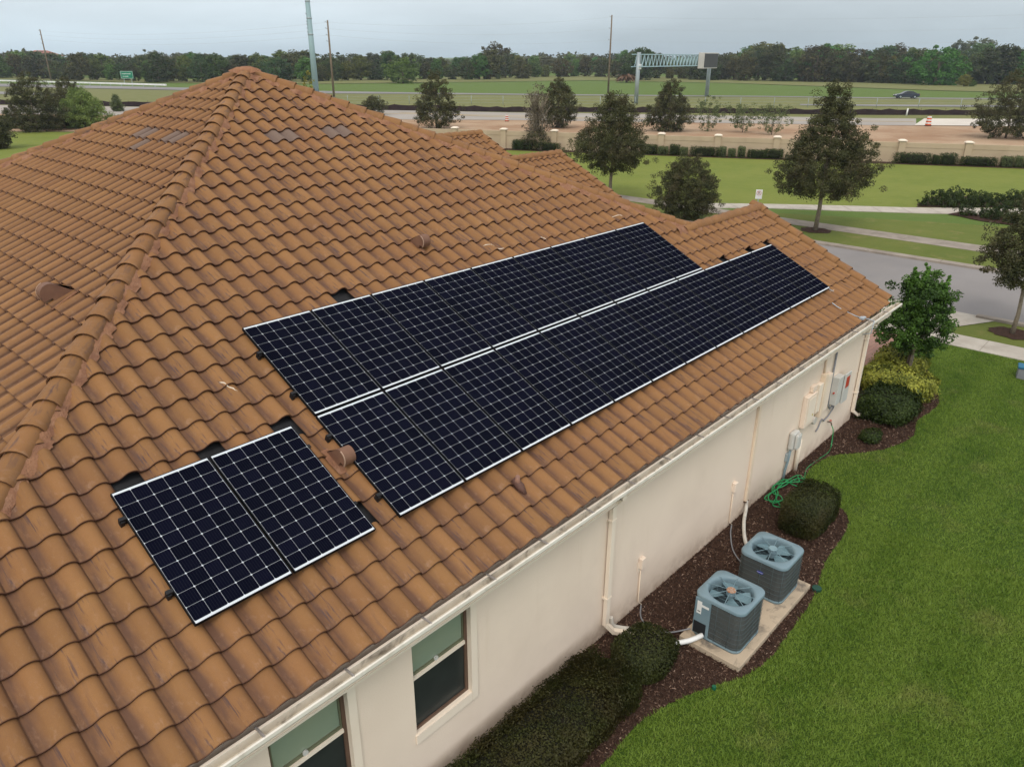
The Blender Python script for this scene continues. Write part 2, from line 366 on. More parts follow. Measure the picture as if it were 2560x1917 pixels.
M_wallpaint = simple('tan_wall_render', (0.46, 0.365, 0.25), (0.42, 0.33, 0.225), 0.4, 0.9, 0.15, bscale=30, bstr=0.2, dirt=(0.33, 0.25, 0.17), dscale=0.6, damt=0.45)
M_galv = simple('galvanised_steel', (0.36, 0.41, 0.43), (0.30, 0.35, 0.37), 0.8, 0.5, 0.4, 0.3)
M_bluesteel = simple('blue_grey_steel', (0.36, 0.50, 0.54), (0.33, 0.46, 0.50), 0.4, 0.5, 0.4, 0.2)
M_wood = simple('pole_wood', (0.20, 0.155, 0.11), (0.15, 0.115, 0.08), 1.0, 0.9, 0.2)
M_grey = simple('grey_box_paint', (0.55, 0.545, 0.51), (0.50, 0.495, 0.465), 3, 0.5, 0.4)
M_dkgrey = simple('grey_conduit', (0.22, 0.225, 0.24), (0.18, 0.185, 0.20), 3, 0.5, 0.4)
M_ltpipe = simple('pale_pipe', (0.60, 0.57, 0.51), (0.50, 0.47, 0.42), 5, 0.6, 0.3, dirt=(0.3, 0.27, 0.23), dscale=9, damt=0.6)
M_red = simple('red_plastic', (0.50, 0.06, 0.03), None, 5, 0.5)
M_orange = simple('orange_plastic', (0.65, 0.11, 0.03), None, 2, 0.5)
M_whitep = simple('white_plastic', (0.80, 0.80, 0.78), None, 2, 0.4)
M_hose = simple('green_hose', (0.010, 0.30, 0.09), (0.006, 0.22, 0.06), 6, 0.35, 0.5)
M_glassdark = simple('dark_insect_screen', (0.018, 0.022, 0.022), (0.028, 0.034, 0.032), 3, 0.35, 0.4, bscale=None)
M_bronze = simple('bronze_window_frame', (0.13, 0.075, 0.05), (0.10, 0.06, 0.042), 4, 0.5, 0.3)
M_acshell = simple('ac_blue_grey_paint', (0.175, 0.250, 0.285), (0.150, 0.222, 0.258), 3, 0.45, 0.4)
M_acgrille = simple('ac_louvre_dark', (0.055, 0.062, 0.062), (0.075, 0.08, 0.075), 4, 0.6, 0.3)
M_accore = simple('ac_coil_dark', (0.012, 0.014, 0.016), None, 5, 0.7)
M_rust = simple('rusty_motor_cap', (0.34, 0.33, 0.29), (0.36, 0.12, 0.03), 38, 0.8, 0.2)
M_vent = simple('vent_brown_paint', (0.20, 0.105, 0.065), (0.15, 0.075, 0.05), 5, 0.6, 0.3)
M_blackp = simple('black_plastic', (0.012, 0.012, 0.014), None, 3, 0.5)
M_caulk = simple('pale_sealant', (0.70, 0.60, 0.48), (0.6, 0.5, 0.4), 30, 0.8)
M_sign = simple('sign_green', (0.006, 0.20, 0.11), None, 1, 0.4)
M_paver = None
def paver_mat():
    t = NT('red_brick_paver'); p = t.pos()
    b = t.n('ShaderNodeTexBrick', {'Vector': p, 'Color1': (0.36, 0.19, 0.145, 1), 'Color2': (0.28, 0.15, 0.12, 1), 'Mortar': (0.20, 0.15, 0.12, 1), 'Scale': 1.0, 'Mortar Size': 0.008, 'Brick Width': 0.2, 'Row Height': 0.1})
    c = t.mix(t.rng(t.noise(p, 1.5, 4), 0.35, 0.7, 0, 0.4), b.outputs[0], (0.40, 0.27, 0.21))
    return t.set(c, 0.9, 0.2)
M_paver = paver_mat()
def window_glass(name, tintA, tintB):
    t = NT(name); p = t.pos()
    c = t.mix(t.rng(t.noise(p, 0.9, 2), 0.3, 0.7), tintA, tintB)
    t.set(c, 0.08, 0.6); t.b.inputs['Coat Weight'].default_value = 0.5; return t.m
M_glassgreen = window_glass('green_window_glass', (0.18, 0.25, 0.20), (0.29, 0.32, 0.22))

# ================================================================ roof frame (world z = local + 3.3)
ZO = 3.3
TN = 0.485; CA = 1 / math.sqrt(1 + TN * TN); SA = TN * CA        # tile plane
PAL = 0.458                                                       # panel plane pitch
W = 0.3024; E = 0.368; V0 = -1.045
D0 = 0.012 + ZO
HIP = 5.3            # hip A : x = y - HIP
AX, AY = 4.135, 9.43
def planeR(u, y, n=0.0):                   # point over face R (n along normal)
    return np.array([u, y - n * SA, D0 + TN * y + n * CA])
AX = AY - HIP + 0.0
HB = AX + AY          # hip B : x + y = HB
AZ = D0 + TN * AY
GY, GX = 2.75, 14.27  # garage ridge y, rake x
PROF = [(0.0, 0.005), (0.1, -0.004), (0.22, -0.006), (0.32, 0.001), (0.40, 0.017), (0.48, 0.037), (0.57, 0.054), (0.68, 0.063), (0.79, 0.060), (0.89, 0.046), (0.96, 0.026), (1.0, 0.011), (1.03, 0.001)]
def tile_arrays(r=0.5, length=0.43, jit=True):
    """verts in (s,t,n) and quads; attribute (s,t,r)"""
    ns = len(PROF); V = []; A = []
    tilt = 0.041
    js = (rs.rand() - 0.5) * 0.008 if jit else 0; jn = (rs.rand() - 0.5) * 0.006 if jit else 0; jt = (rs.rand() - 0.5) * 0.016 if jit else 0
    def top(t): return tilt * (1 - t / length)
    for t in (0.0, 0.006, 0.13, 0.26, length):
        for x, n in PROF:
            dn = -0.004 if t == 0.0 else 0.0
            V.append((x * W + js, t + jt, n + top(t) + jn + dn)); A.append((x * W, t, r))
    F = []
    for k in range(4):
        for i in range(ns - 1): F.append((k * ns + i, k * ns + i + 1, (k + 1) * ns + i + 1, (k + 1) * ns + i))
    b = len(V)
    for d in (0.0, -0.019):
        for x, n in PROF: V.append((x * W + js, jt + (0.0 if d == 0 else 0.001), n + tilt + jn - 0.004 + d)); A.append((x * W, 0.0, r))
    for i in range(ns - 1): F.append((b + i, b + ns + i, b + ns + i + 1, b + i + 1))
    # right-hand edge lip
    c = len(V)
    for t in (0.0, length):
        x, n = PROF[-1]
        for d in (0.0, -0.014): V.append((x * W + js, t + jt, n + top(t) + jn + d)); A.append((x * W, t, r))
    F.append((c, c + 1, c + 3, c + 2))
    return np.array(V), np.array(F), np.array(A)
TOFF = -0.165         # tile pan below the panel plane
class Face:
    def __init__(s, org, ac, up, nr): s.o, s.a, s.u, s.n = [np.array(q, float) for q in (org, ac, up, nr)]
    def P(s, V): return s.o + V[:, :1] * s.a + V[:, 1:2] * s.u + V[:, 2:3] * s.n
    def M(s, loc):
        m = Matrix.Identity(4)
        for i in range(3):
            m[i][0], m[i][1], m[i][2] = s.a[i], s.u[i], s.n[i]
        p = s.P(np.array([loc]))[0]
        m[0][3], m[1][3], m[2][3] = p
        return m
FR = Face((0, 0, D0), (1, 0, 0), (0, CA, SA), (0, -SA, CA))
FL = Face((-HIP, 0, D0), (0, -1, 0), (CA, 0, SA), (-SA, 0, CA))          # faces -X
def wing_face(yr, zr):      # -Y face of a wing with ridge at (yr, zr)
    return Face((0, yr, zr), (1, 0, 0), (0, CA, SA), (0, -SA, CA))
def proj_size(P):
    d = P - CAMP; z = d @ np.array(_F)
    x = d @ np.array(_R) / z; y = d @ np.array(_U) / z
    return z, x, y
# ---------------------------------------------------------------- the house
house = empty('house', (0, 0, 0), 0, 'single storey cream stucco house with a brown barrel tile roof', 'house')
def decks():
    # tile-coloured decks for the faces seen only from elsewhere, black underlayment below R and L
    o = -0.215
    def pt(x, y, z): return (x, y, z + o)
    ev = V0 * CA + 0.04; evd = ev + 0.16
    zE = D0 + TN * ev
    bm = bmesh.new()
    def f(*p): bm.faces.new([bm.verts.new(q) for q in p])
    xl = ev - HIP
    f(pt(xl + 0.16, evd, zE + TN * 0.16), pt(GX, evd, zE + TN * 0.16), pt(GX, GY, D0 + TN * GY), pt(HB - GY, GY, D0 + TN * GY), pt(AX, AY, AZ))
    yb = 2 * AY - ev
    f(pt(xl, yb, zE), pt(xl, ev, zE), pt(AX, AY, AZ))
    roof_deck = bm
    return roof_deck, ev, zE, xl, yb
bm, EV, ZE, XL, YB = decks()
roof = obj('roof', bm, M_membrane, house)
bm = bmesh.new()
def ff(*p): bm.faces.new([bm.verts.new(q) for q in p])
o_ = -0.13
XR = HB - EV
ff((XR, EV, ZE + o_), (XR, YB, ZE + o_), (AX, AY, AZ + o_))
ff((XR, YB, ZE + o_), (XL, YB, ZE + o_), (AX, AY, AZ + o_))
# back slope of the garage ridge
zg = D0 + TN * GY
ff((HB - GY - 3, GY, zg + o_), (GX, GY, zg + o_), (GX, 2 * GY - EV, ZE + o_), (HB - GY - 3, 2 * GY - EV, ZE + o_))
W3 = (11.27, 5.14, 16.6); W2 = (13.5, 5.76, 14.96)
for yr, zr, xe in (W3, W2):
    hw = (zr - ZE) / TN
    ff((8.5, yr, zr + o_), (xe, yr, zr + o_), (xe, yr + hw, ZE + o_), (8.5, yr + hw, ZE + o_))
    ff((8.5, yr, zr - 0.215), (xe, yr, zr - 0.215), (xe, yr - hw, ZE - 0.215), (8.5, yr - hw, ZE - 0.215))
obj('roof_deck', bm, M_tile, roof)
# tiles -----------------------------------------------------------
holes = [(-2.27, 7), (-1.37, 7), (-0.35, 7), (1.76, 12), (10.5, 7), (11.62, 7), (12.6, 7), (-0.35, 3)]
U0 = -0.192
def cell_of(u): return math.floor((u - U0) / W)
holeset = {(cell_of(u), k) for u, k in holes}
greyR = {(cell_of(3.40), 24), (cell_of(3.40) + 1, 24), (cell_of(4.58), 24), (cell_of(4.58) + 1, 24)}
items = []   # (face, s, k, kind)
def insideR(x, y): return x > y - HIP - 0.16 and ((y < GY + 0.24 and x < GX - 0.05) or x + y < HB + 0.16)
for k in range(0, 32):
    v = V0 + k * E
    y = (v + E / 2) * CA
    for c in range(-24, 56):
        u = U0 + c * W
        if (c, k) in holeset: continue
        x = u + W / 2
        if x > GX - 0.1 or not insideR(x, y): continue
        if y > AY: continue
        items.append((FR, u, v, 'g' if (c, k) in greyR else 't', 'R', c, k))
greyL = {}
for k in range(0, 32):
    v = V0 + k * E
    yy = (v + E / 2) * CA        # x = yy - HIP
    for c in range(-66, 6):
        s = c * W + 0.05
        y = -(s + W / 2)
        if not (y > yy - 0.16 and y < 2 * AY - yy + 0.16) or yy > AY: continue
        items.append((FL, s, v, 't', 'L', c, k))
def near_L(px_, py_):
    best = None
    for i, it in enumerate(items):
        if it[4] != 'L': continue
        P = it[0].P(np.array([[it[1] + W / 2, it[2] + E / 2, TOFF + 0.03]]))[0]
        d = (P[0] - px_) ** 2 + (P[1] - py_) ** 2
        if best is None or d < best[0]: best = (d, i)
    return best[1]
gset = set()
for gx, gy, two in ((2.07, 9.80, 1), (2.05, 8.55, 1), (1.45, 9.10, 0)):
    it = items[near_L(gx, gy)]; gset.add((it[5], it[6]))
    if two: gset.add((it[5] + 1, it[6]))
for i, it in enumerate(items):
    if it[4] == 'L' and (it[5], it[6]) in gset: it = list(it); it[3] = 'g'; items[i] = tuple(it)
for wi, (yr, zr, xe) in enumerate((W3, W2)):
    fw = wing_face(yr, zr)
    nk = int((zr - ZE) / SA / E)
    for k in range(nk + 1):
        v = -(k + 1) * E + 0.06
        for c in range(28, 60):
            u = c * W + 0.1 * wi
            if u + W > xe - 0.02: continue
            y = yr + (v + E / 2) * CA; z = zr + (v + E / 2) * SA
            if u < AX + (AZ - z) / TN - 0.6: continue
            if yr == W2[0] and y < 10 and False: continue
            items.append((fw, u, v, 't', 'W', c, k))
# panels rectangles on face R (u0,u1,v0,v1) hide tiles
G = 1.0394
covered = [(-2.37, -0.40, 0.06, 1.60), (0.03, 12.4, 0.06, 1.60), (0.03, 9.28, 1.78, 3.32)]
sized = []
for i, it in enumerate(items):
    P = it[0].P(np.array([[it[1] + W / 2, it[2] + E / 2, TOFF + 0.03]]))[0]
    z, x, y = proj_size(P)
    vis = z > 0.3 and abs(x) < 0.70 and abs(y) < 0.53
    if it[4] == 'R' and any(a < it[1] and it[1] + W < b and c < it[2] and it[2] + E < d for a, b, c, d in covered): vis = False
    if it[3] == 'g': sized.append((1e9 if vis else 0, i)); continue
    sized.append(((abs(np.dot(it[0].n, (CAMP - P) / np.linalg.norm(CAMP - P))) / z ** 2) if vis else 0, i))
sized.sort(reverse=True)
individual = {i for s, i in sized[:299] if s > 0}
variants = []
for q in range(28):
    V, F, A = tile_arrays(rs.rand())
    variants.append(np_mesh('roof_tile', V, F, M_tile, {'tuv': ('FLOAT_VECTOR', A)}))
gvar = []
for q in range(3):
    V, F, A = tile_arrays(rs.rand())
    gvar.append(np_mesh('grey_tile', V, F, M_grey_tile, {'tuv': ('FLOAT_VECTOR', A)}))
PL = {  # clipping planes: (co, no) keep side where no . (p-co) < 0
    'R': [((-HIP, 0, 0), (-1, 1, 0))], 'L': [((-HIP, 0, 0), (1, -1, 0))]}
def cross_hip(it):
    P = it[0].P(np.array([[it[1], it[2], 0], [it[1] + W, it[2], 0], [it[1], it[2] + E, 0], [it[1] + W, it[2] + E, 0]]))
    d1 = P[:, 0] - (P[:, 1] - HIP); d2 = P[:, 0] + P[:, 1] - (HB if it[4] == 'R' else 2 * AY - HIP)
    if it[4] == 'L': d2 = (-P[:, 0] + 0) * 0 + (P[:, 1] + P[:, 0] - HB)
    if it[4] == 'W': return False
    r = (d1.min() < 0.02 < d1.max()) or d1.min() < 0 < d1.max()
    return r or (d2.min() < 0 < d2.max() and it[2] * CA > GY - 0.6) or d2.min() > 0 and it[2] * CA > GY
def clip(bm, fk):
    pl = []
    if fk == 'R': pl = [((-HIP, 0, 0), (-1, 1, 0))]
    if fk == 'L': pl = [((-HIP, 0, 0), (1, -1, 0)), ((HB, 0, 0), (1, 1, 0))]
    for co, no in pl:
        bmesh.ops.bisect_plane(bm, geom=list(bm.verts) + list(bm.edges) + list(bm.faces), plane_co=co, plane_no=Vector(no).normalized(), clear_outer=True)
stuff = {'R': [[], [], [], 0], 'L': [[], [], [], 0], 'W': [[], [], [], 0], 'B': [[], [], [], 0], 'G': [[], [], [], 0]}
nind = 0
for i, it in enumerate(items):
    fc, s, v, kd, fk, c, k = it
    cr_ = cross_hip(it)
    if i in individual and not cr_:
        me = random.choice(gvar if kd == 'g' else variants)
        o = bpy.data.objects.new('grey_tile' if kd == 'g' else 'roof_tile', me); COL.objects.link(o); o.parent = roof
        o.matrix_world = fc.M((s, v, TOFF)); nind += 1
        if kd == 'g': o['label'] = 'unpainted grey replacement tile'
        continue
    V, F, A = tile_arrays(rs.rand())
    V = V + np.array([s, v, TOFF]); V = fc.P(V)
    key = fk
    if fk == 'R' and (v * CA > GY - 0.7) and V[:, 0].max() + V[:, 1].max() > HB: key = 'B' if V[:, 0].mean() < HB - GY else 'G'
    st = stuff[key]; st[0].append(V); st[1].append(F + st[3]); st[2].append(A); st[3] += len(V)
rest_V, rest_F, rest_A = [], [], []; off = 0
bmj = bmesh.new()
lay = None
for key, st in stuff.items():
    if not st[0]: continue
    me = np_mesh('tmp', np.vstack(st[0]), np.vstack(st[1]), None, {'tuv': ('FLOAT_VECTOR', np.vstack(st[2]))})
    bm = bmesh.new(); bm.from_mesh(me); bpy.data.meshes.remove(me)
    if key == 'B':
        bmesh.ops.bisect_plane(bm, geom=list(bm.verts) + list(bm.edges) + list(bm.faces), plane_co=(HB, 0, 0), plane_no=Vector((1, 1, 0)).normalized(), clear_outer=True)
    elif key == 'G':
        bmesh.ops.bisect_plane(bm, geom=list(bm.verts) + list(bm.edges) + list(bm.faces), plane_co=(0, GY, 0), plane_no=(0, 1, 0), clear_outer=True)
    else: clip(bm, key)
    me = bpy.data.meshes.new('tmp2'); bm.to_mesh(me); bm.free()
    bmj.from_mesh(me); bpy.data.meshes.remove(me)
me = bpy.data.meshes.new('tile_field'); bmj.to_mesh(me); bmj.free()
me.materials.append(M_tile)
tf = link(bpy.data.objects.new('tile_field', me), roof); tag(tf, kind='stuff')
print('tiles', len(items), 'individual', nind)
# hip and ridge caps ----------------------------------------------
def cap_mesh(r, L=0.43):
    seg = 9; V = []; A = []; F = []
    rows = [(0.0, 0.146), (0.012, 0.150), (0.05, 0.148), (0.2, 0.141), (L, 0.128)]
    for t, rad in rows:
        for q in range(seg):
            a = math.pi * (-0.02 + 1.04 * q / (seg - 1))
            V.append((-math.cos(a) * rad, t, math.sin(a) * rad * 0.80)); A.append((0.17 + 0.05 * math.cos(a), t + 0.012, r))
    for k in range(len(rows) - 1):
        for q in range(seg - 1): F.append((k * seg + q, k * seg + q + 1, (k + 1) * seg + q + 1, (k + 1) * seg + q))
    b = len(V)
    for rad in (0.148, 0.130):
        for q in range(seg):
            a = math.pi * (-0.02 + 1.04 * q / (seg - 1))
            V.append((-math.cos(a) * rad, 0.0, math.sin(a) * rad * 0.80)); A.append((0.17, 0.002, r))
    for q in range(seg - 1): F.append((b + q, b + seg + q, b + seg + q + 1, b + q + 1))
    return np_mesh('hip_cap', V, F, M_tile, {'tuv': ('FLOAT_VECTOR', A)})
caps = [cap_mesh(rs.rand()) for _ in range(8)]
def run_caps(p0, p1, name='hip_cap', drop=-0.150, step=0.373, tilt=0.022, skip_last=0.0):
    p0 = Vector(p0); p1 = Vector(p1); d = (p1 - p0); L = d.length - skip_last; d.normalize()
    s = d.cross(Vector((0, 0, 1))).normalized(); n = s.cross(d)
    k = 0
    while k * step < L - 0.1:
        p = p0 + d * (k * step) + n * (drop)
        up = (d * 0.42 - n * tilt).normalized(); nn = s.cross(up)
        m = Matrix.Identity(4)
        j = random.uniform(-0.008, 0.008)
        for i in range(3):
            m[i][0], m[i][1], m[i][2], m[i][3] = s[i], up[i], nn[i], p[i] + n[i] * (tilt) + s[i] * j
        o = bpy.data.objects.new(name, random.choice(caps)); COL.objects.link(o); o.parent = roof; o.matrix_world = m
        k += 1
ZAP = AZ
run_caps((EV - HIP, EV, ZE), (AX, AY, AZ), skip_last=0.3)
run_caps((HB - GY, GY, zg), (AX, AY, AZ), skip_last=0.3)
run_caps((XL, YB, ZE), (AX, AY, AZ), skip_last=0.3)
bm = bmesh.new(); bmesh.ops.create_icosphere(bm, subdivisions=3, radius=0.21, matrix=Matrix.Translation((AX, AY, AZ - 0.14)) @ Matrix.Diagonal((1, 1, 0.5, 1)))
for v_ in bm.verts: v_.co += Vector((random.uniform(-1, 1), random.uniform(-1, 1), random.uniform(-1, 1))) * 0.004
obj('apex_mortar', bm, M_mortar, roof, True)
run_caps((GX + 0.02, GY, zg), (HB - GY - 0.3, GY, zg), 'ridge_cap', drop=-0.16, tilt=0.02)
for yr, zr, xe in (W3, W2):
    run_caps((xe, yr, zr), (AX + (AZ - zr) / TN - 1.2, yr, zr), 'ridge_cap', drop=-0.16, tilt=0.02)
# rake caps along gable ends
run_caps((GX - 0.03, EV + 0.05, ZE + 0.03), (GX - 0.03, GY - 0.1, zg - 0.02), 'rake_cap', drop=-0.17)
for yr, zr, xe in (W3, W2):
    hw = min((zr - ZE) / TN, 5.2)
    run_caps((xe - 0.03, yr - hw, zr - TN * hw), (xe - 0.03, yr - 0.1, zr - 0.05), 'rake_cap', drop=-0.17)
# mortar fillets beside the caps ------------------------------------
def mortar(p0, p1, side, w0=0.08, w1=0.30, nbase=-0.074, seed=0, face_n=None):
    """irregular strip lying on the tiles beside a hip; side = unit vector along the eave-parallel direction"""
    r_ = np.random.RandomState(seed); p0 = np.array(p0); p1 = np.array(p1); L = np.linalg.norm(p1 - p0)
    n = int(L / 0.045); V = []; F = []
    cols = 7
    off = r_.rand(n + 1) * 0.05
    wob = np.convolve(r_.rand(n + 9), np.ones(9) / 9, 'valid')[:n + 1]
    for i in range(n + 1):
        b = p0 + (p1 - p0) * i / n
        w = w1 * (0.62 + 0.75 * wob[i]) + off[i] * 0.9
        for c in range(cols):
            f = c / (cols - 1); d = w0 * 0.2 + (w - w0 * 0.2) * f
            h = nbase + 0.035 * (1 - f) ** 1.0 - 0.055 * f ** 3 + r_.randn() * 0.0045
            V.append(b + np.array(side) * d + np.array(face_n) * h)
    for i in range(n):
        for c in range(cols - 1): F.append((i * cols + c, i * cols + c + 1, (i + 1) * cols + c + 1, (i + 1) * cols + c))
    me = np_mesh('mortar_fillet', V, F, M_mortar)
    link(bpy.data.objects.new('mortar_fillet', me), roof)
hA0 = (EV - HIP, EV, ZE); hA1 = (AX, AY, AZ)
mortar(hA0, hA1, (1, 0, 0), seed=1, face_n=FR.n, w1=0.33)
mortar(hA0, hA1, (0, 1, 0), seed=2, face_n=FL.n, w1=0.15, nbase=-0.10)
mortar((HB - GY, GY, zg), hA1, (-1, 0, 0), seed=3, face_n=FR.n, w1=0.34)
mortar((XL, YB, ZE), hA1, (0, -1, 0), seed=4, face_n=FL.n, w1=0.34)
mortar((HB - GY - 0.6, GY, zg), (GX, GY, zg), (0, -CA, -SA), seed=5, face_n=FR.n, w1=0.20)
for q, (yr, zr, xe) in enumerate((W3, W2)):
    mortar((AX + (AZ - zr) / TN - 1, yr, zr), (xe, yr, zr), (0, -CA, -SA), seed=6 + q, face_n=FR.n, w1=0.18)
# sealant streaks on cracked tiles ----------------------------------
def streak(u, v, du, dv, w=0.016):
    bm = bmesh.new(); pts = []
    n = 9
    for i in range(n):
        f = i / (n - 1); uu = u + du * f + random.uniform(-1, 1) * 0.008; vv = v + dv * f
        c = ((uu - U0) / W) % 1.0; tt = ((vv - V0) / E) % 1.0
        h = np.interp(c, [a for a, b in PROF], [b for a, b in PROF]) + 0.036 * (1 - tt * E / 0.43)
        pts.append(FR.P(np.array([[uu, vv, TOFF + h + 0.001]]))[0])
    tube(bm, [Vector(p) for p in pts], [w * random.uniform(0.35, 1.0) * (0.4 if i in (0, n - 1) else 1) for i in range(n)], 6)
    obj('sealant_streak', bm, M_caulk, roof)
streak(-0.66, 2.74, 0.10, -0.24, 0.011)
streak(5.05, 3.98, 0.34, -0.22, 0.012)
streak(6.50, 3.90, 0.07, -0.17, 0.013)
streak(8.95, 3.93, 0.22, -0.12, 0.012)
streak(12.45, 0.05, 0.25, -0.12, 0.007)

# ---------------------------------------------------------------- walls
YW = -0.765; XW = 13.13
bm = bmesh.new()
wins = [(-0.56, 0.30, 0.99, 2.32), (-2.27, -1.41, 0.99, 2.32)]   # x0,x1,z0,z1 openings
xs = sorted({XL + 0.35, XW} | {w[0] for w in wins} | {w[1] for w in wins})
WT = 2.62; TH = 0.2
for i in range(len(xs) - 1):
    x0, x1 = xs[i], xs[i + 1]
    hit_ = [w for w in wins if abs(w[0] - x0) < 1e-6]
    if hit_:
        w = hit_[0]
        box(bm, (x0, YW, -0.1), (x1, YW + TH, w[2])); box(bm, (x0, YW, w[3]), (x1, YW + TH, WT))
    else: box(bm, (x0, YW, -0.1), (x1, YW + TH, WT))
box(bm, (XW - TH, YW + TH, -0.1), (XW, 9.0, 2.45)); box(bm, (XL + 0.35, YW + TH, -0.1), (XL + 0.55, YB - 0.4, 2.6))
box(bm, (XL + 0.55, YB - 0.6, -0.1), (XW, YB - 0.4, 2.6)); box(bm, (XW - 0.2, 9.0, -0.1), (XW, YB - 0.6, 2.6))
bmesh.ops.remove_doubles(bm, verts=bm.verts, dist=1e-5)
wall = obj('wall', bm, M_stucco, house)
# gable walls of the wings and the garage
bm = bmesh.new()
def gable(x, yr, zr, hw, th=0.2, z0=-0.1):
    a = [(yr - hw, z0), (yr + hw, z0), (yr + hw, zr - TN * hw - 0.26), (yr, zr - 0.26), (yr - hw, zr - TN * hw - 0.26)]
    f0 = [bm.verts.new((x, y, z)) for y, z in a]; f1 = [bm.verts.new((x - th, y, z)) for y, z in a]
    bm.faces.new(f0); bm.faces.new(f1[::-1])
    for i in range(5): bm.faces.new((f0[i], f1[i], f1[(i + 1) % 5], f0[(i + 1) % 5]))
gable(W3[2] - 0.35, W3[0], W3[1], 4.6); gable(W2[2] - 0.35, W2[0], W2[1], 5.2)
gable(XW + 0.9, GY, zg, 3.45, z0=2.35)
obj('gable_wall', bm, M_stucco, house)
bm = bmesh.new()
box(bm, (XW + 0.003, YW + 0.2, 2.33), (GX - 0.2, 2 * GY - YW, 2.40))       # soffit over the garage front
box(bm, (XL + 0.1, EV - 0.01, 2.43), (GX - 0.05, YW - 0.003, 2.46))         # eave soffit
obj('soffit', bm, M_trim, house)
bm = bmesh.new(); box(bm, (XL + 0.05, EV + 0.0, 2.46), (GX - 0.02, EV + 0.03, 2.665)); obj('fascia', bm, M_trim, house)
# ---------------------------------------------------------------- gutter
gut = empty('gutter', (0, 0, 0)); gut.parent = house
GB, GL_, GT, GBm = EV - 0.004, -1.028, 2.672, 2.575
gx0, gx1 = XL, 14.50
bm = bmesh.new()
pr = [(GB, GT + 0.0), (GB, GBm), (-0.985, GBm), (-1.012, GBm + 0.035), (GL_ - 0.004, GBm + 0.06), (GL_ - 0.004, GT - 0.004), (GL_ - 0.004, GT + 0.006), (GL_ + 0.018, GT + 0.006), (GL_ + 0.018, GT - 0.012), (GL_ + 0.004, GT - 0.012), (GL_ + 0.004, GBm + 0.055), (-1.004, GBm + 0.038), (-0.98, GBm + 0.006), (GB - 0.004, GBm + 0.006), (GB - 0.004, GT)]
a = [bm.verts.new((gx0, y, z)) for y, z in pr]; b = [bm.verts.new((gx1, y, z)) for y, z in pr]
for i in range(len(pr)):
    j = (i + 1) % len(pr); bm.faces.new((a[i], a[j], b[j], b[i]))
box(bm, (gx1, GL_ - 0.004, GBm), (gx1 + 0.004, GB, GT + 0.004))
gme = mesh_of(bm, 'gutter_trough'); gme.materials.append(M_white); gme.materials.append(M_gut_in)
for p_ in gme.polygons:
    c = p_.center
    if 9 <= 0: pass
    if (c.z < GT - 0.02 and c.y > GL_ + 0.002 and (c.z > GBm + 0.004)) : p_.material_index = 1
link(bpy.data.objects.new('gutter_trough', gme), gut)
bm = bmesh.new()          # leaf litter and grit lying in the trough
for k in range(900):
    x = random.triangular(1.0, 14.2, random.choice((5.2, 9.0))); y = random.uniform(-1.0, GB - 0.02); z = GBm + 0.012
    s = random.uniform(0.006, 0.02); a_ = random.uniform(0, 3.14)
    v = [bm.verts.new((x + math.cos(a_ + q) * s, y + math.sin(a_ + q) * s * 0.6, z + random.uniform(0, 0.008))) for q in (0, 2.1, 4.2)]
    bm.faces.new(v)
lit = obj('leaf_litter', bm, simple('litter', (0.06, 0.035, 0.02), (0.14, 0.09, 0.05), 30, 0.9), gut); tag(lit, kind='stuff')
bm0 = bmesh.new(); box(bm0, (-0.012, GL_ + 0.004, GT - 0.008), (0.012, GB + 0.05, GT + 0.004), 0.002)
box(bm0, (-0.004, GL_ + 0.01, GT + 0.004), (0.004, GB + 0.04, GT + 0.012))
hme = mesh_of(bm0, 'hanger'); hme.materials.append(simple('hanger_metal', (0.42, 0.38, 0.35), (0.34, 0.31, 0.29), 20, 0.4, 0.5, 0.5))
x = -5.2
while x < 14.2:
    o = link(bpy.data.objects.new('hanger', hme), gut); o.location = (x, 0, 0); x += 0.93 + random.uniform(-0.05, 0.05)
def downspout(x, name='downspout', mat=M_trim, elbow=(0.25, -0.22)):
    bm = bmesh.new(); y = YW - 0.05
    bar(bm, (x, GB - 0.055, GBm + 0.01), (x, GB - 0.055, GBm - 0.06), 0.085, 0.065)
    bar(bm, (x, GB - 0.06, GBm - 0.04), (x, y, GBm - 0.22), 0.085, 0.064)
    bar(bm, (x, y, GBm - 0.20), (x, y, 0.26), 0.085, 0.063)
    bar(bm, (x, y, 0.28), (x + elbow[0] * 0.35, y + elbow[1] * 0.45, 0.13), 0.085, 0.062)
    bar(bm, (x + elbow[0] * 0.3, y + elbow[1] * 0.4, 0.145), (x + elbow[0] * 1.3, y + elbow[1] * 1.5, 0.06), 0.085, 0.061)
    o = obj(name, bm, mat, house)
    for z in (2.1, 0.75):
        b2 = bmesh.new(); box(b2, (x - 0.06, y - 0.036, z), (x + 0.06, y + 0.05, z + 0.03)); obj('strap', b2, mat, o)
    return o
downspout(3.05); downspout(XW - 0.06, elbow=(0.5, -0.15))
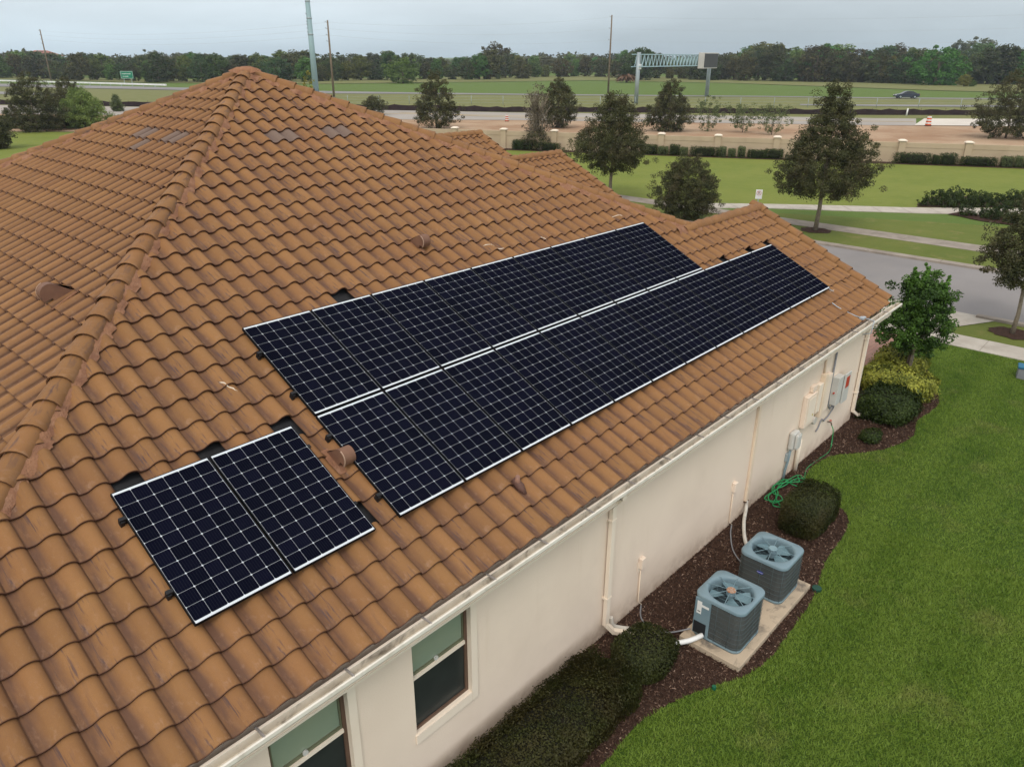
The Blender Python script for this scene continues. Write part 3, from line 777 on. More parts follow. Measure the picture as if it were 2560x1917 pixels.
# ---------------------------------------------------------------- windows
for wi, (x0, x1, z0, z1) in enumerate(wins):
    wn_ = empty('window', ((x0 + x1) / 2, YW, z0)); wn_.parent = house
    def wpart(name, parts, mat, parent=wn_):
        bm = bmesh.new()
        for lo, hi in parts: box(bm, lo, hi)
        o = obj(name, bm, mat); o.parent = parent; o.matrix_parent_inverse = Matrix.Translation((-(x0 + x1) / 2, -YW, -z0)); return o
    zm = 1.74
    y1 = YW + 0.045; y2 = YW + 0.085
    wpart('window_trim', [((x1 + 0.002, YW - 0.022, z0 - 0.13), (x1 + 0.10, YW + 0.0, 2.42)), ((x0 - 0.02, YW - 0.022, z0 - 0.13), (x1 + 0.10 - 0.1, YW, z0 - 0.002))], M_trim)
    wpart('frame', [((x0, y1, z0), (x0 + 0.03, y2 + 0.03, z1)), ((x1 - 0.045, y1, z0), (x1, y2 + 0.03, z1)), ((x0 + 0.03, y1, z0), (x1 - 0.045, y2 + 0.03, z0 + 0.045)), ((x0 + 0.03, y1, z1 - 0.03), (x1 - 0.045, y2, z1))], M_bronze)
    wpart('meeting_rail', [((x0 + 0.03, y1 - 0.01, zm), (x1 - 0.045, y2, zm + 0.045))], M_trim)
    wpart('upper_sash', [((x0 + 0.03, y1 + 0.012, zm + 0.045), (x1 - 0.045, y2, zm + 0.085)), ((x0 + 0.03, y1 + 0.014, zm + 0.085), (x0 + 0.05, y2, z1 - 0.03)), ((x1 - 0.065, y1 + 0.014, zm + 0.085), (x1 - 0.045, y2, z1 - 0.03))], simple('olive_sash', (0.14, 0.15, 0.09), None, 5, 0.5) if wi == 0 else bpy.data.materials['olive_sash'])
    wpart('upper_pane', [((x0 + 0.05, y1 + 0.028, zm + 0.085), (x1 - 0.065, y1 + 0.034, z1 - 0.03))], M_glassgreen)
    wpart('lower_screen', [((x0 + 0.03, y1 + 0.018, z0 + 0.045), (x1 - 0.045, y1 + 0.024, zm))], M_glassdark)
    lk = bmesh.new(); disc(lk, ((x0 + x1) / 2 - 0.05, y1 + 0.01, zm + 0.075), 0.03, 0.02, 12, 'Y')
    o = obj('latch', lk, M_grey); o.parent = wn_; o.matrix_parent_inverse = Matrix.Translation((-(x0 + x1) / 2, -YW, -z0))
    rv = wpart('reveal', [((x1 - 0.0005, YW + 0.0, z0), (x1 + 0.0015, YW + 0.05, z1)), ((x0, YW + 0.001, z0 - 0.001), (x1, YW + 0.05, z0 + 0.003))], M_trim)
# ---------------------------------------------------------------- roof vents
def vent(fc, s, v, ra, tint_label, lab, wf=1.0):
    root = empty('roof_vent', (0, 0, 0), 0, lab, 'roof vent', 'gooseneck vents on the tiled roof')
    root.matrix_world = fc.M((s, v, TOFF + 0.05))
    bm = bmesh.new(); w = 0.21 * ra * wf; R_ = 0.15 * ra; cz = 0.16 * ra
    pts = []
    for q in range(15):
        a_ = math.radians(-175 + q * (220 / 14) + 0) ; a_ = math.pi - math.radians(-20 + q * (215 / 14))
        pts.append((R_ * math.cos(a_), cz + R_ * math.sin(a_)))
    pts = [(-R_ * 0.98, cz - 0.05 * ra)] + [(R_ * math.cos(math.pi - math.radians(d)), cz + R_ * math.sin(math.radians(d))) for d in range(0, 151, 12)] + [(0.26 * ra, 0.03), (0.34 * ra, -0.02), (-0.02 * ra, -0.02), (-0.03 * ra, cz * 0.55)]
    A_ = [bm.verts.new((-w / 2, t, n)) for t, n in pts]; B_ = [bm.verts.new((w / 2, t, n)) for t, n in pts]
    bm.faces.new(A_); bm.faces.new(B_[::-1])
    for i in range(len(pts)): j = (i + 1) % len(pts); f = bm.faces.new((A_[i], B_[i], B_[j], A_[j]))
    bmesh.ops.triangulate(bm, faces=[f for f in bm.faces if len(f.verts) > 4])
    h = obj('hood', bm, M_vent); h.parent = root
    bm = bmesh.new()
    rim = pts[:10]
    for (t0, n0), (t1, n1) in zip(rim[:-1], rim[1:]):
        bar(bm, (-w / 2 - 0.006, t0, n0), (-w / 2 - 0.006, t1, n1), 0.012, 0.012, (1, 0, 0))
    o = obj('rim', bm, simple('vent_rim_paint', (0.42, 0.28, 0.2), None, 5, 0.6) if 'vent_rim_paint' not in bpy.data.materials else bpy.data.materials['vent_rim_paint']); o.parent = root
    bm = bmesh.new(); n = 12
    for i in range(n):
        for j in range(n): pass
    box(bm, (-w / 2 - 0.07, -0.13, -0.035), (w / 2 + 0.07, 0.38 * ra, -0.012), 0.004)
    o = obj('flashing', bm, M_mortar); o.parent = root
    return root
vent(FR, 3.83, 4.28, 0.72, None, 'brown gooseneck roof vent high on the slope above the long solar array')
vent(FR, -0.05, 1.00, 0.72, None, 'brown gooseneck roof vent in the gap between the two solar arrays')
vl = vent(FL, -5.20, (-1.50 + HIP) / CA, 0.85, None, 'large brown gooseneck roof vent on the left roof slope', 0.75)
root = empty('pipe_vent', (0, 0, 0), 0, 'short vent pipe with a lead boot near the eave below the solar array', 'pipe vent'); root.matrix_world = FR.M((1.70, -0.33, TOFF + 0.05))
bm = bmesh.new(); tube(bm, [(0, 0, 0), (0, 0.03, 0.05), (0, 0.05, 0.10)], [0.05, 0.034, 0.028], 10); obj('pipe', bm, simple('lead_boot', (0.30, 0.16, 0.11), (0.22, 0.12, 0.09), 20, 0.6), root)
bm = bmesh.new(); tube(bm, [(0.0, -0.16, -0.045), (0, -0.05, -0.008), (0, 0.08, 0.0)], [0.03, 0.06, 0.05], 8); obj('boot_flashing', bm, simple('dark_flashing', (0.12, 0.06, 0.045), None, 20, 0.7), root)

# ---------------------------------------------------------------- solar panels
PW, PH, DT = 1.016, 1.686, 0.0295
cp, sp_ = math.cos(PAL), math.sin(PAL)
def pm(u, v, n=0.0):
    m = Matrix.Identity(4)
    a = (1, 0, 0); b = (0, cp, sp_); c = (0, -sp_, cp)
    for i in range(3): m[i][0], m[i][1], m[i][2] = a[i], b[i], c[i]
    m[0][3], m[1][3], m[2][3] = u, v * cp - n * sp_, ZO + v * sp_ + n * cp
    return m
cellbm = bmesh.new(); h = 0.0805; ch = 0.010
vs = [cellbm.verts.new((x, y, 0)) for x, y in ((-h + ch, -h), (h - ch, -h), (h, -h + ch), (h, h - ch), (h - ch, h), (-h + ch, h), (-h, h - ch), (-h, -h + ch))]
cellbm.faces.new(vs); cell_me = mesh_of(cellbm, 'cell'); cell_me.materials.append(M_cell)
if cell_me.polygons[0].normal.z < 0: cell_me.flip_normals()
bm = bmesh.new(); fw = 0.010
box(bm, (0, 0, -0.040), (fw, PH, 0)); box(bm, (PW - fw, 0, -0.040), (PW, PH, 0))
box(bm, (fw, 0, -0.040), (PW - fw, fw * 0.6, 0)); box(bm, (fw, PH - fw * 0.6, -0.040), (PW - fw, PH, 0))
frame_me = mesh_of(bm, 'frame'); frame_me.materials.append(M_frame)
bm = bmesh.new(); box(bm, (fw, fw * 0.6, -0.008), (PW - fw, PH - fw * 0.6, -0.0035)); back_me = mesh_of(bm, 'backsheet'); back_me.materials.append(M_back)
def make_panel():
    r = bpy.data.objects.new('solar_module', None); COL.objects.link(r); r.empty_display_size = 0.3
    link(bpy.data.objects.new('frame', frame_me), r); link(bpy.data.objects.new('backsheet', back_me), r)
    for i in range(6):
        for j in range(10):
            c = link(bpy.data.objects.new('cell', cell_me), r)
            c.location = (PW / 2 + (i - 2.5) * 0.1652, PH / 2 + (j - 4.5) * 0.1622, -0.0022); c.scale = (0.0814 / 0.0805, 0.0798 / 0.0805, 1)
    return r
ordw = ['first', 'second', 'third', 'fourth', 'fifth', 'sixth', 'seventh', 'eighth', 'ninth', 'tenth', 'eleventh', 'twelfth']
proto = make_panel(); first = True
def place_panel(u, v, lab, grp):
    global first
    o = proto if first else copy_tree(proto); first = False
    o.matrix_world = pm(u, v); tag(o, lab, 'solar panel', grp)
O2 = -2.3993
place_panel(O2, 0, 'left solar panel of the separate pair at the lower left of the roof', 'pair of solar panels near the hip')
place_panel(O2 + G, 0, 'right solar panel of the separate pair, beside the low roof vent', 'pair of solar panels near the hip')
for i in range(12):
    place_panel(i * G, 0, ('nearest, leftmost solar panel of the long lower row' if i == 0 else 'farthest, rightmost solar panel of the long lower row' if i == 11 else ordw[i] + ' solar panel from the left in the long lower row'), 'solar panels of the long lower row')
for i in range(9):
    place_panel(i * G + 0.004, PH + DT, ('nearest, leftmost solar panel of the upper row' if i == 0 else 'farthest, rightmost solar panel of the upper row' if i == 8 else ordw[i] + ' solar panel from the left in the upper row'), 'solar panels of the upper row')
def rail(u0, u1, v, lab):
    root = empty('mounting_rail', (0, 0, 0), 0, lab, 'mounting rail', 'black rails carrying the solar panels'); root.matrix_world = pm(u0, v)
    bm = bmesh.new(); box(bm, (0.0, -0.02, -0.085), (u1 - u0, 0.02, -0.043)); o = obj('rail', bm, M_blackp); o.parent = root
    bm = bmesh.new()
    box(bm, (-0.012, -0.035, -0.10), (0.028, 0.035, -0.02), 0.004)
    box(bm, (-0.02, -0.02, -0.06), (0.05, 0.02, 0.004), 0.004); disc(bm, (-0.004, 0, -0.008), 0.010, 0.02, 8)
    o = obj('end_clamp', bm, M_blackp); o.parent = root
for u0, u1, vv, nm_ in ((O2 - 0.045, O2 + 2 * G + 0.03, 0.42, 'lower mounting rail under the separate pair of panels'), (O2 - 0.045, O2 + 2 * G + 0.03, 1.36, 'upper mounting rail under the separate pair of panels'),
                   (-0.045, 12 * G + 0.02, 0.36, 'lower mounting rail under the long lower panel row'), (-0.045, 12 * G + 0.02, 1.36, 'upper mounting rail under the long lower panel row'),
                   (-0.045, 9 * G + 0.02, PH + DT + 0.42, 'lower mounting rail under the upper panel row'), (-0.045, 9 * G + 0.02, PH + DT + 1.20, 'upper mounting rail under the upper panel row')):
    rail(u0, u1, vv, nm_)
# grey conduit on the far end of the roof
bm = bmesh.new()
def rp(u, v, n=0.01): return FR.P(np.array([[u, v, TOFF + 0.055 + n]]))[0]
tube(bm, [rp(12.1, 0.0, 0.0), rp(12.06, -0.25, 0.0), rp(12.03, -0.45), rp(12.10, -0.66), rp(12.22, -0.86), rp(12.31, -0.95)], 0.011, 6)
tube(bm, [rp(12.60, 0.05, -0.01), rp(12.67, -0.13, -0.01), rp(12.72, -0.28, -0.01)], 0.009, 6)
p_ = rp(12.33, -0.98)
box(bm, (p_[0] - 0.07, p_[1] - 0.05, p_[2] - 0.02), (p_[0] + 0.09, p_[1] + 0.05, p_[2] + 0.03), 0.006)
tube(bm, [(p_[0] + 0.05, p_[1] - 0.03, p_[2]), (p_[0] + 0.06, -1.075, p_[2] - 0.02), (p_[0] + 0.02, -1.075, 2.50), (p_[0], YW - 0.07, 2.40)], 0.012, 6)
tag(obj('roof_conduit', bm, simple('pale_blue_conduit', (0.42, 0.46, 0.50), None, 5, 0.5)), 'thin pale conduit running off the far end of the roof over the gutter', 'conduit')

# ---------------------------------------------------------------- things on the wall
def wallthing(name, lab, cat): return empty(name, (0, 0, 0), 0, lab, cat)
def wp(root, name, mat, fn, smooth=False):
    bm = bmesh.new(); fn(bm); o = obj(name, bm, mat, None, smooth); o.parent = root; return o
YF = YW - 0.001
for q, (x, z, tx) in enumerate(((3.98, 0.86, 'outlet box with a thin conduit on the wall beside the nearer air conditioner'), (7.0, 0.87, 'outlet box with a thin conduit on the wall behind the farther air conditioner'))):
    r = wallthing('outlet_box', tx, 'electrical box')
    wp(r, 'cover', M_stucco, lambda bm: box(bm, (x - 0.055, YF - 0.07, z - 0.09), (x + 0.055, YF, z + 0.10), 0.01))
    wp(r, 'base_plate', M_trim, lambda bm: box(bm, (x - 0.075, YF - 0.012, z - 0.15), (x + 0.075, YF, z + 0.02), 0.003))
    wp(r, 'conduit', M_yellowtrim, lambda bm: tube(bm, [(x - 0.01, YF - 0.02, z - 0.1), (x - 0.01, YF - 0.02, 0.12), (x + 0.04, YF - 0.06, 0.05)], 0.011, 6))
def cable(name, pts, r, mat, lab, cat='cable', seg=6):
    P = [Vector(p) for p in pts]; out = []
    for i in range(len(P) - 1):
        a0 = P[max(i - 1, 0)]; a1 = P[i]; a2 = P[i + 1]; a3 = P[min(i + 2, len(P) - 1)]
        for k in range(6):
            t = k / 6; out.append(0.5 * ((2 * a1) + (-a0 + a2) * t + (2 * a0 - 5 * a1 + 4 * a2 - a3) * t * t + (-a0 + 3 * a1 - 3 * a2 + a3) * t ** 3))
    out.append(P[-1]); bm = bmesh.new(); tube(bm, out, r, seg)
    return tag(obj(name, bm, mat), lab, cat)
cable('power_whip', [(4.0, -0.83, 0.05), (3.75, -1.0, 0.05), (3.65, -1.25, 0.05), (3.75, -1.5, 0.07), (3.95, -1.74, 0.16)], 0.012, M_dkgrey, 'thin grey cable from the wall to the nearer air conditioner')
cable('power_whip', [(7.02, -0.83, 0.05), (6.75, -0.95, 0.05), (6.35, -1.2, 0.05), (6.05, -1.5, 0.1), (5.95, -1.71, 0.2)], 0.012, M_dkgrey, 'thin grey cable from the wall to the farther air conditioner')
# line-set channel and refrigerant lines
r = wallthing('line_cover', 'pale yellow vertical pipe cover on the long wall with a brown foot', 'pipe cover')
wp(r, 'channel', M_yellowtrim, lambda bm: box(bm, (7.56, YF - 0.05, 0.30), (7.66, YF, 2.44), 0.006))
wp(r, 'foot', M_bronze, lambda bm: box(bm, (7.55, YF - 0.055, 0.275), (7.67, YF, 0.30)))
cable('refrigerant_line', [(7.61, -0.80, 0.30), (7.55, -0.84, 0.16), (7.2, -0.98, 0.09), (6.7, -1.25, 0.10), (6.3, -1.55, 0.13), (6.05, -1.70, 0.20)], 0.034, M_ltpipe, 'white insulated pipe running from the wall to the farther air conditioner', 'pipe', 8)
cable('refrigerant_line', [(3.20, -0.80, 0.30), (3.23, -0.83, 0.14), (3.35, -0.93, 0.07), (3.50, -1.15, 0.06), (3.55, -1.45, 0.07)], 0.036, M_ltpipe, 'white insulated pipe leaving the wall beside the downspout', 'pipe', 8)
cable('refrigerant_line', [(3.55, -1.72, 0.13), (3.72, -1.86, 0.16), (3.92, -1.95, 0.18)], 0.038, M_whitep, 'short white pipe stub at the left side of the nearer air conditioner', 'pipe', 8)
# electricity meter
r = wallthing('electric_meter', 'grey rounded electricity meter box on the wall with conduit below', 'meter')
mx_, mz = 9.42, 0.90
wp(r, 'cabinet', M_grey, lambda bm: box(bm, (mx_ - 0.10, YF - 0.13, mz - 0.20), (mx_ + 0.17, YF, mz + 0.20), 0.045), False)
wp(r, 'cover', M_grey, lambda bm: box(bm, (mx_ - 0.08, YF - 0.19, mz - 0.17), (mx_ + 0.15, YF - 0.128, mz + 0.17), 0.05))
wp(r, 'conduit', simple('weathered_blue_pipe', (0.20, 0.27, 0.30), None, 5, 0.6), lambda bm: tube(bm, [(mx_ - 0.04, YF - 0.06, mz - 0.2), (mx_ - 0.05, YF - 0.05, 0.45), (mx_ - 0.10, YF - 0.04, 0.25), (mx_ - 0.13, YF - 0.04, -0.02)], 0.028, 8))
wp(r, 'junction_box', M_galv, lambda bm: box(bm, (mx_ - 0.12, YF - 0.05, 0.44), (mx_ - 0.0, YF, 0.62), 0.004))
tag(wp(None, 'standpipe', M_trim, lambda bm: tube(bm, [(9.86, YF - 0.05, 0.75), (9.86, YF - 0.05, -0.05)], 0.045, 10)), 'cream painted standpipe rising from the mulch beside the meter', 'pipe')
r = wallthing('breaker_panel', 'cream painted breaker panel with a round dial and side boxes', 'electrical panel')
wp(r, 'cabinet', M_stucco, lambda bm: box(bm, (9.80, YF - 0.10, 1.02), (10.28, YF, 1.72), 0.01))
wp(r, 'door', M_trim, lambda bm: box(bm, (9.86, YF - 0.112, 1.10), (10.24, YF - 0.101, 1.66), 0.004))
wp(r, 'dial', M_ltpipe, lambda bm: disc(bm, (10.40, YF - 0.06, 1.00), 0.085, 0.10, 20, 'Y'))
wp(r, 'side_box', M_trim, lambda bm: box(bm, (10.38, YF - 0.09, 1.16), (10.58, YF, 1.82), 0.008))
wp(r, 'top_box', M_stucco, lambda bm: box(bm, (10.08, YF - 0.07, 1.74), (10.30, YF, 1.86), 0.006))
wp(r, 'tall_box', M_yellowtrim, lambda bm: box(bm, (10.60, YF - 0.11, 1.0), (10.74, YF, 1.98), 0.006))
wp(r, 'flat_box', M_stucco, lambda bm: box(bm, (10.76, YF - 0.09, 1.05), (11.05, YF, 1.90), 0.008))
wp(r, 'sticker', simple('yellow_sticker', (0.55, 0.42, 0.08), None, 9), lambda bm: box(bm, (10.12, YF - 0.1145, 1.22), (10.17, YF - 0.1125, 1.26)))
wp(r, 'sticker', M_red, lambda bm: box(bm, (10.16, YF - 0.003, 0.90), (10.21, YF - 0.001, 0.94)))
wp(r, 'riser_conduit', M_yellowtrim, lambda bm: tube(bm, [(10.67, YF - 0.03, 1.98), (10.67, YF - 0.03, 2.44)], 0.022, 8))
r = wallthing('solar_disconnect', 'pale grey disconnect box with a red warning sticker and open side door', 'electrical box')
wp(r, 'cabinet', M_grey, lambda bm: box(bm, (11.36, YF - 0.15, 1.02), (11.66, YF, 1.68), 0.012))
wp(r, 'door', M_grey, lambda bm: box(bm, (11.63, YF - 0.19, 1.00), (11.95, YF - 0.152, 1.70), 0.008))
wp(r, 'warning_sticker', M_red, lambda bm: box(bm, (11.68, YF - 0.194, 1.36), (11.88, YF - 0.1905, 1.62)))
wp(r, 'label_strip', M_blackp, lambda bm: box(bm, (11.62, YF - 0.151, 1.04), (11.632, YF - 0.15 + 0.1, 1.66)))
wp(r, 'handle', M_red, lambda bm: disc(bm, (11.34, YF - 0.08, 1.32), 0.02, 0.04, 10, 'X'))
wp(r, 'conduit', M_dkgrey, lambda bm: tube(bm, [(11.22, YF - 0.03, 2.44), (11.22, YF - 0.03, 1.30), (11.24, YF - 0.04, 1.06), (11.32, YF - 0.06, 0.95), (11.42, YF - 0.07, 0.97), (11.48, YF - 0.07, 1.04)], 0.021, 8))
wp(r, 'flex_conduit', M_dkgrey, lambda bm: tube(bm, [(11.62, YF - 0.06, 1.03), (11.58, YF - 0.05, 0.86), (11.40, YF - 0.03, 0.72), (11.20, YF - 0.02, 0.68), (11.10, YF - 0.02, 0.76), (11.02, YF - 0.02, 0.74), (10.92, YF - 0.02, 0.60), (10.82, YF - 0.02, 0.56)], 0.016, 8))
# tap and hose
r = wallthing('garden_tap', 'small brass garden tap low on the wall with the green hose attached', 'tap')
wp(r, 'body', M_bronze, lambda bm: tube(bm, [(11.55, YF, 0.53), (11.55, YF - 0.08, 0.53), (11.55, YF - 0.10, 0.47)], 0.016, 8))
wp(r, 'handle', M_red, lambda bm: disc(bm, (11.55, YF - 0.06, 0.575), 0.028, 0.012, 12))
hp = [(11.55, YF - 0.10, 0.47), (11.56, YF - 0.15, 0.36), (11.52, YF - 0.18, 0.15), (11.40, YF - 0.22, 0.03), (11.1, -1.04, 0.02), (10.6, -1.0, 0.02), (10.1, -0.98, 0.02), (9.75, -1.08, 0.02), (9.55, -1.15, 0.03), (9.42, -1.12, 0.04)]
cx, cy = 8.86, -1.10
for q in range(46):
    a_ = q * 2 * math.pi / 9.0 + 0.3; rr = 0.34 + 0.10 * math.sin(q * 1.7) + random.uniform(-0.04, 0.04)
    hp.append((cx + rr * 1.55 * math.cos(a_) + 0.05 * math.sin(q), cy + rr * 0.72 * math.sin(a_), 0.03 + 0.0016 * q + random.uniform(0, 0.012)))
cable('garden_hose', hp, 0.0105, M_hose, 'bright green garden hose, coiled on the mulch and trailing to the tap', 'hose')
bm = bmesh.new(); disc(bm, (6.32, -2.72, 0.03), 0.075, 0.05, 16)
tag(obj('valve_cover', bm, simple('dark_green_plastic', (0.012, 0.06, 0.04), None, 5, 0.5)), 'small dark green irrigation lid beside the far end of the pad', 'lid')
bm = bmesh.new(); disc(bm, (3.26, -2.52, 0.04), 0.03, 0.05, 10)
tag(obj('sprinkler_head', bm, simple('green_plastic', (0.012, 0.12, 0.06), None, 5, 0.5)), 'tiny green sprinkler head at the mulch edge near the pad corner', 'sprinkler')

# ---------------------------------------------------------------- air conditioners
bm = bmesh.new(); box(bm, (3.77, -2.63, -0.03), (6.27, -1.66, 0.10), 0.008)
tag(obj('equipment_pad', bm, M_pad), 'stained concrete pad under the two air conditioners', 'concrete pad')
def rrect(w, r, n=5, side=4):
    pts = []; cs = ((w - r, w - r, 0), (-w + r, w - r, 90), (-w + r, -w + r, 180), (w - r, -w + r, 270))
    for q, (cx_, cy_, a0) in enumerate(cs):
        for k in range(n + 1):
            a_ = math.radians(a0 + 90 * k / n); pts.append((cx_ + r * math.cos(a_), cy_ + r * math.sin(a_)))
        nx = cs[(q + 1) % 4]; e_ = (nx[0] + r * math.cos(math.radians(nx[2])), nx[1] + r * math.sin(math.radians(nx[2]))); b_ = pts[-1]
        for k in range(1, side): f = k / side; pts.append((b_[0] + (e_[0] - b_[0]) * f, b_[1] + (e_[1] - b_[1]) * f))
    return pts
    pts = []
    for cx_, cy_, a0 in ((w - r, w - r, 0), (-w + r, w - r, 90), (-w + r, -w + r, 180), (w - r, -w + r, 270)):
        for k in range(n + 1):
            a_ = math.radians(a0 + 90 * k / n); pts.append((cx_ + r * math.cos(a_), cy_ + r * math.sin(a_)))
    return pts
def loft(bm, rings, capb=True, capt=True, smooth=True):
    R_ = [[bm.verts.new(p) for p in ring] for ring in rings]
    n = len(R_[0])
    for i in range(len(R_) - 1):
        for k in range(n):
            f = bm.faces.new((R_[i][k], R_[i][(k + 1) % n], R_[i + 1][(k + 1) % n], R_[i + 1][k])); f.smooth = smooth
    if capb: bm.faces.new(R_[0][::-1])
    if capt: bm.faces.new(R_[-1])
def ac_unit(x, y, H, lab, panel_side, rusty, logo):
    root = empty('air_conditioner', (x, y, 0.10), 0, lab, 'air conditioner', 'air conditioners on the concrete pad')
    hw = 0.385; rr = 0.13
    bm = bmesh.new()
    loft(bm, [[(a, b, z) for a, b in rrect(hw - 0.03, rr - 0.02)] for z in (0.03, H - 0.05)], True, False)
    obj('coil', bm, M_accore, root)
    bm = bmesh.new(); loft(bm, [[(a, b, z) for a, b in rrect(hw, rr)] for z in (0.0, 0.045)]); obj('base_pan', bm, M_acshell, root)
    # louvre slats round the casing
    bm = bmesh.new(); n = 27
    for k in range(n):
        z = 0.055 + k * (H - 0.13) / n
        o1 = [(a, b, z) for a, b in rrect(hw - 0.004, rr)]; o2 = [(a, b, z + 0.012) for a, b in rrect(hw - 0.010, rr)]; o3 = [(a, b, z + 0.011) for a, b in rrect(hw - 0.028, rr - 0.02)]
        loft(bm, [o3, o2, o1, [(a, b, z - 0.002) for a, b in rrect(hw - 0.026, rr - 0.02)]], False, False)
    g = obj('louvre_grille', bm, M_acgrille, root)
    # wire guard hoops
    bm = bmesh.new()
    for k in range(7):
        z = 0.09 + k * (H - 0.17) / 6.5
        P = rrect(hw + 0.004, rr); tube(bm, [(a, b, z) for a, b in P + P[:1]], 0.0032, 4, False)
    for (a, b) in ((-hw - 0.004, -0.0), (-hw - 0.004, -0.2), (0, -hw - 0.004), (0.2, -hw - 0.004), (-hw + 0.035, -hw + 0.035)):
        tube(bm, [(a, b, 0.04), (a, b, H - 0.04)], 0.003, 4)
    obj('wire_guard', bm, simple('guard_wire', (0.10, 0.14, 0.15), None, 5, 0.5) if 'guard_wire' not in bpy.data.materials else bpy.data.materials['guard_wire'], root)
    # corner posts
    bm = bmesh.new()
    # top cap with dished fan opening
    c_ = 0.33; seg = 24; P = rrect(hw + 0.008, rr + 0.005, 5)   # 24 points
    ang = [math.atan2(b, a) for a, b in P]
    ringc = lambda r_, z: [(r_ * math.cos(t), r_ * math.sin(t), z) for t in ang]
    loft(bm, [[(a, b, H - 0.055) for a, b in P], [(a, b, H - 0.012) for a, b in P], [(a * 0.975, b * 0.975, H) for a, b in P],
              ringc(c_ + 0.025, H + 0.004), ringc(c_, H - 0.004), ringc(c_ - 0.012, H - 0.05), ringc(c_ - 0.016, H - 0.16)], False, False)
    cap_o = obj('top_cap', bm, M_acshell, root)
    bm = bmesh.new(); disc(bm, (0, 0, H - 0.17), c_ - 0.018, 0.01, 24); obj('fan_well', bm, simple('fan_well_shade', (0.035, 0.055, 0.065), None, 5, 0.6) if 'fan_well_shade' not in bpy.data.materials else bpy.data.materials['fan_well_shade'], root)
    if 'fan_blade_paint' not in bpy.data.materials: simple('fan_blade_paint', (0.15, 0.235, 0.265), (0.12, 0.20, 0.23), 4, 0.5, 0.3)
    # fan blades
    hub = bmesh.new(); disc(hub, (0, 0, H - 0.10), 0.05, 0.09, 16); disc(hub, (0, 0, H - 0.03), 0.07, 0.05, 18); obj('motor', hub, M_acshell, root)
    for k in range(4):
        b_ = bmesh.new(); a0 = k * math.pi / 2 + (0.5 if rusty else 1.1); V = []
        for i in range(5):
            r_ = 0.06 + i * 0.06; half = 0.42 + 0.05 * i if i < 4 else 0.50
            for s_, dz in ((-1, -0.022), (0, 0.0), (1, 0.022)):
                t = a0 + s_ * half * 0.8; V.append(b_.verts.new((r_ * math.cos(t), r_ * math.sin(t), H - 0.09 + dz)))
        for i in range(4):
            for j in range(2): b_.faces.new((V[i * 3 + j], V[i * 3 + j + 1], V[i * 3 + j + 4], V[i * 3 + j + 3]))
        obj('fan_blade', b_, bpy.data.materials['fan_blade_paint'], root)
    # wire fan guard: spokes and rings
    bm = bmesh.new()
    for k in range(8):
        t = k * math.pi / 4 + 0.2; tube(bm, [(0.06 * math.cos(t), 0.06 * math.sin(t), H + 0.016), (0.18 * math.cos(t), 0.18 * math.sin(t), H + 0.015), ((c_ + 0.01) * math.cos(t), (c_ + 0.01) * math.sin(t), H + 0.002)], 0.004, 5)
    for r_ in [0.13 + 0.07 * q for q in range(3)]:
        tube(bm, [(r_ * math.cos(t), r_ * math.sin(t), H + 0.010) for t in [2 * math.pi * q / 28 for q in range(29)]], 0.0010, 3, False)
    obj('fan_guard', bm, simple('guard_paint', (0.22, 0.33, 0.37), None, 5, 0.4) if 'guard_paint' not in bpy.data.materials else bpy.data.materials['guard_paint'], root)
    bm = bmesh.new(); disc(bm, (0, 0, H + 0.020), 0.072, 0.016, 20, r2=0.062); o = obj('motor_cover', bm, M_rust if rusty else bpy.data.materials['guard_paint'], root)
    if rusty: o['label'] = 'rust-stained round motor cover'
    if panel_side:
        bm = bmesh.new(); box(bm, (-hw - 0.010, 0.10, 0.04), (-hw + 0.02, hw - 0.03, H - 0.055), 0.01); pn = obj('service_panel', bm, M_acshell, root)
        bm = bmesh.new(); box(bm, (-hw - 0.0125, 0.24, H - 0.32), (-hw - 0.0105, 0.315, H - 0.10)); obj('rating_plate', bm, M_whitep, pn)
        bm = bmesh.new(); box(bm, (-hw - 0.0130, 0.125, H - 0.185), (-hw - 0.0110, 0.24, H - 0.145)); obj('white_tag', bm, M_whitep, pn)
        bm = bmesh.new(); box(bm, (-hw - 0.0135, 0.255, H - 0.285), (-hw - 0.0128, 0.30, H - 0.270)); obj('barcode', bm, M_blackp, pn)
        bm = bmesh.new(); box(bm, (-hw - 0.012, 0.14, 0.06), (-hw - 0.0105, 0.34, 0.27)); obj('valve_recess', bm, M_accore, pn)
    if logo:
        bm = bmesh.new(); bmesh.ops.create_circle(bm, cap_ends=True, segments=24, radius=1.0)
        for v in bm.verts: v.co = Vector((-hw - 0.0085, -v.co.x * 0.058, H - 0.235 + v.co.y * 0.026))
        bd = obj('maker_badge', bm, simple('badge_blue', (0.012, 0.035, 0.30), None, 4, 0.4), root)
        cu = bpy.data.curves.new('badge_text', 'FONT'); cu.body = 'Carrier'; cu.size = 0.034; cu.align_x = 'CENTER'; cu.align_y = 'CENTER'; cu.extrude = 0.0002; cu.shear = 0.2
        to = bpy.data.objects.new('badge_text', cu); COL.objects.link(to)
        bpy.context.view_layer.update(); dg = bpy.context.evaluated_depsgraph_get()
        tm = bpy.data.meshes.new_from_object(to.evaluated_get(dg)); bpy.data.objects.remove(to)
        tm.transform(Matrix.Translation((-hw - 0.0095, 0, H - 0.235)) @ Matrix(((0, 0, -1, 0), (-1, 0, 0, 0), (0, 1, 0, 0), (0, 0, 0, 1))))
        tm.materials.clear(); tm.materials.append(M_whitep); t_ = bpy.data.objects.new('badge_text', tm); link(t_, bd)
    return root
ac_unit(4.33, -2.12, 0.74, 'nearer air conditioner with a rusty fan hub and white labels', True, True, False)
ac_unit(5.78, -2.10, 0.70, 'farther air conditioner with a clean hub and blue oval badge', False, False, True)

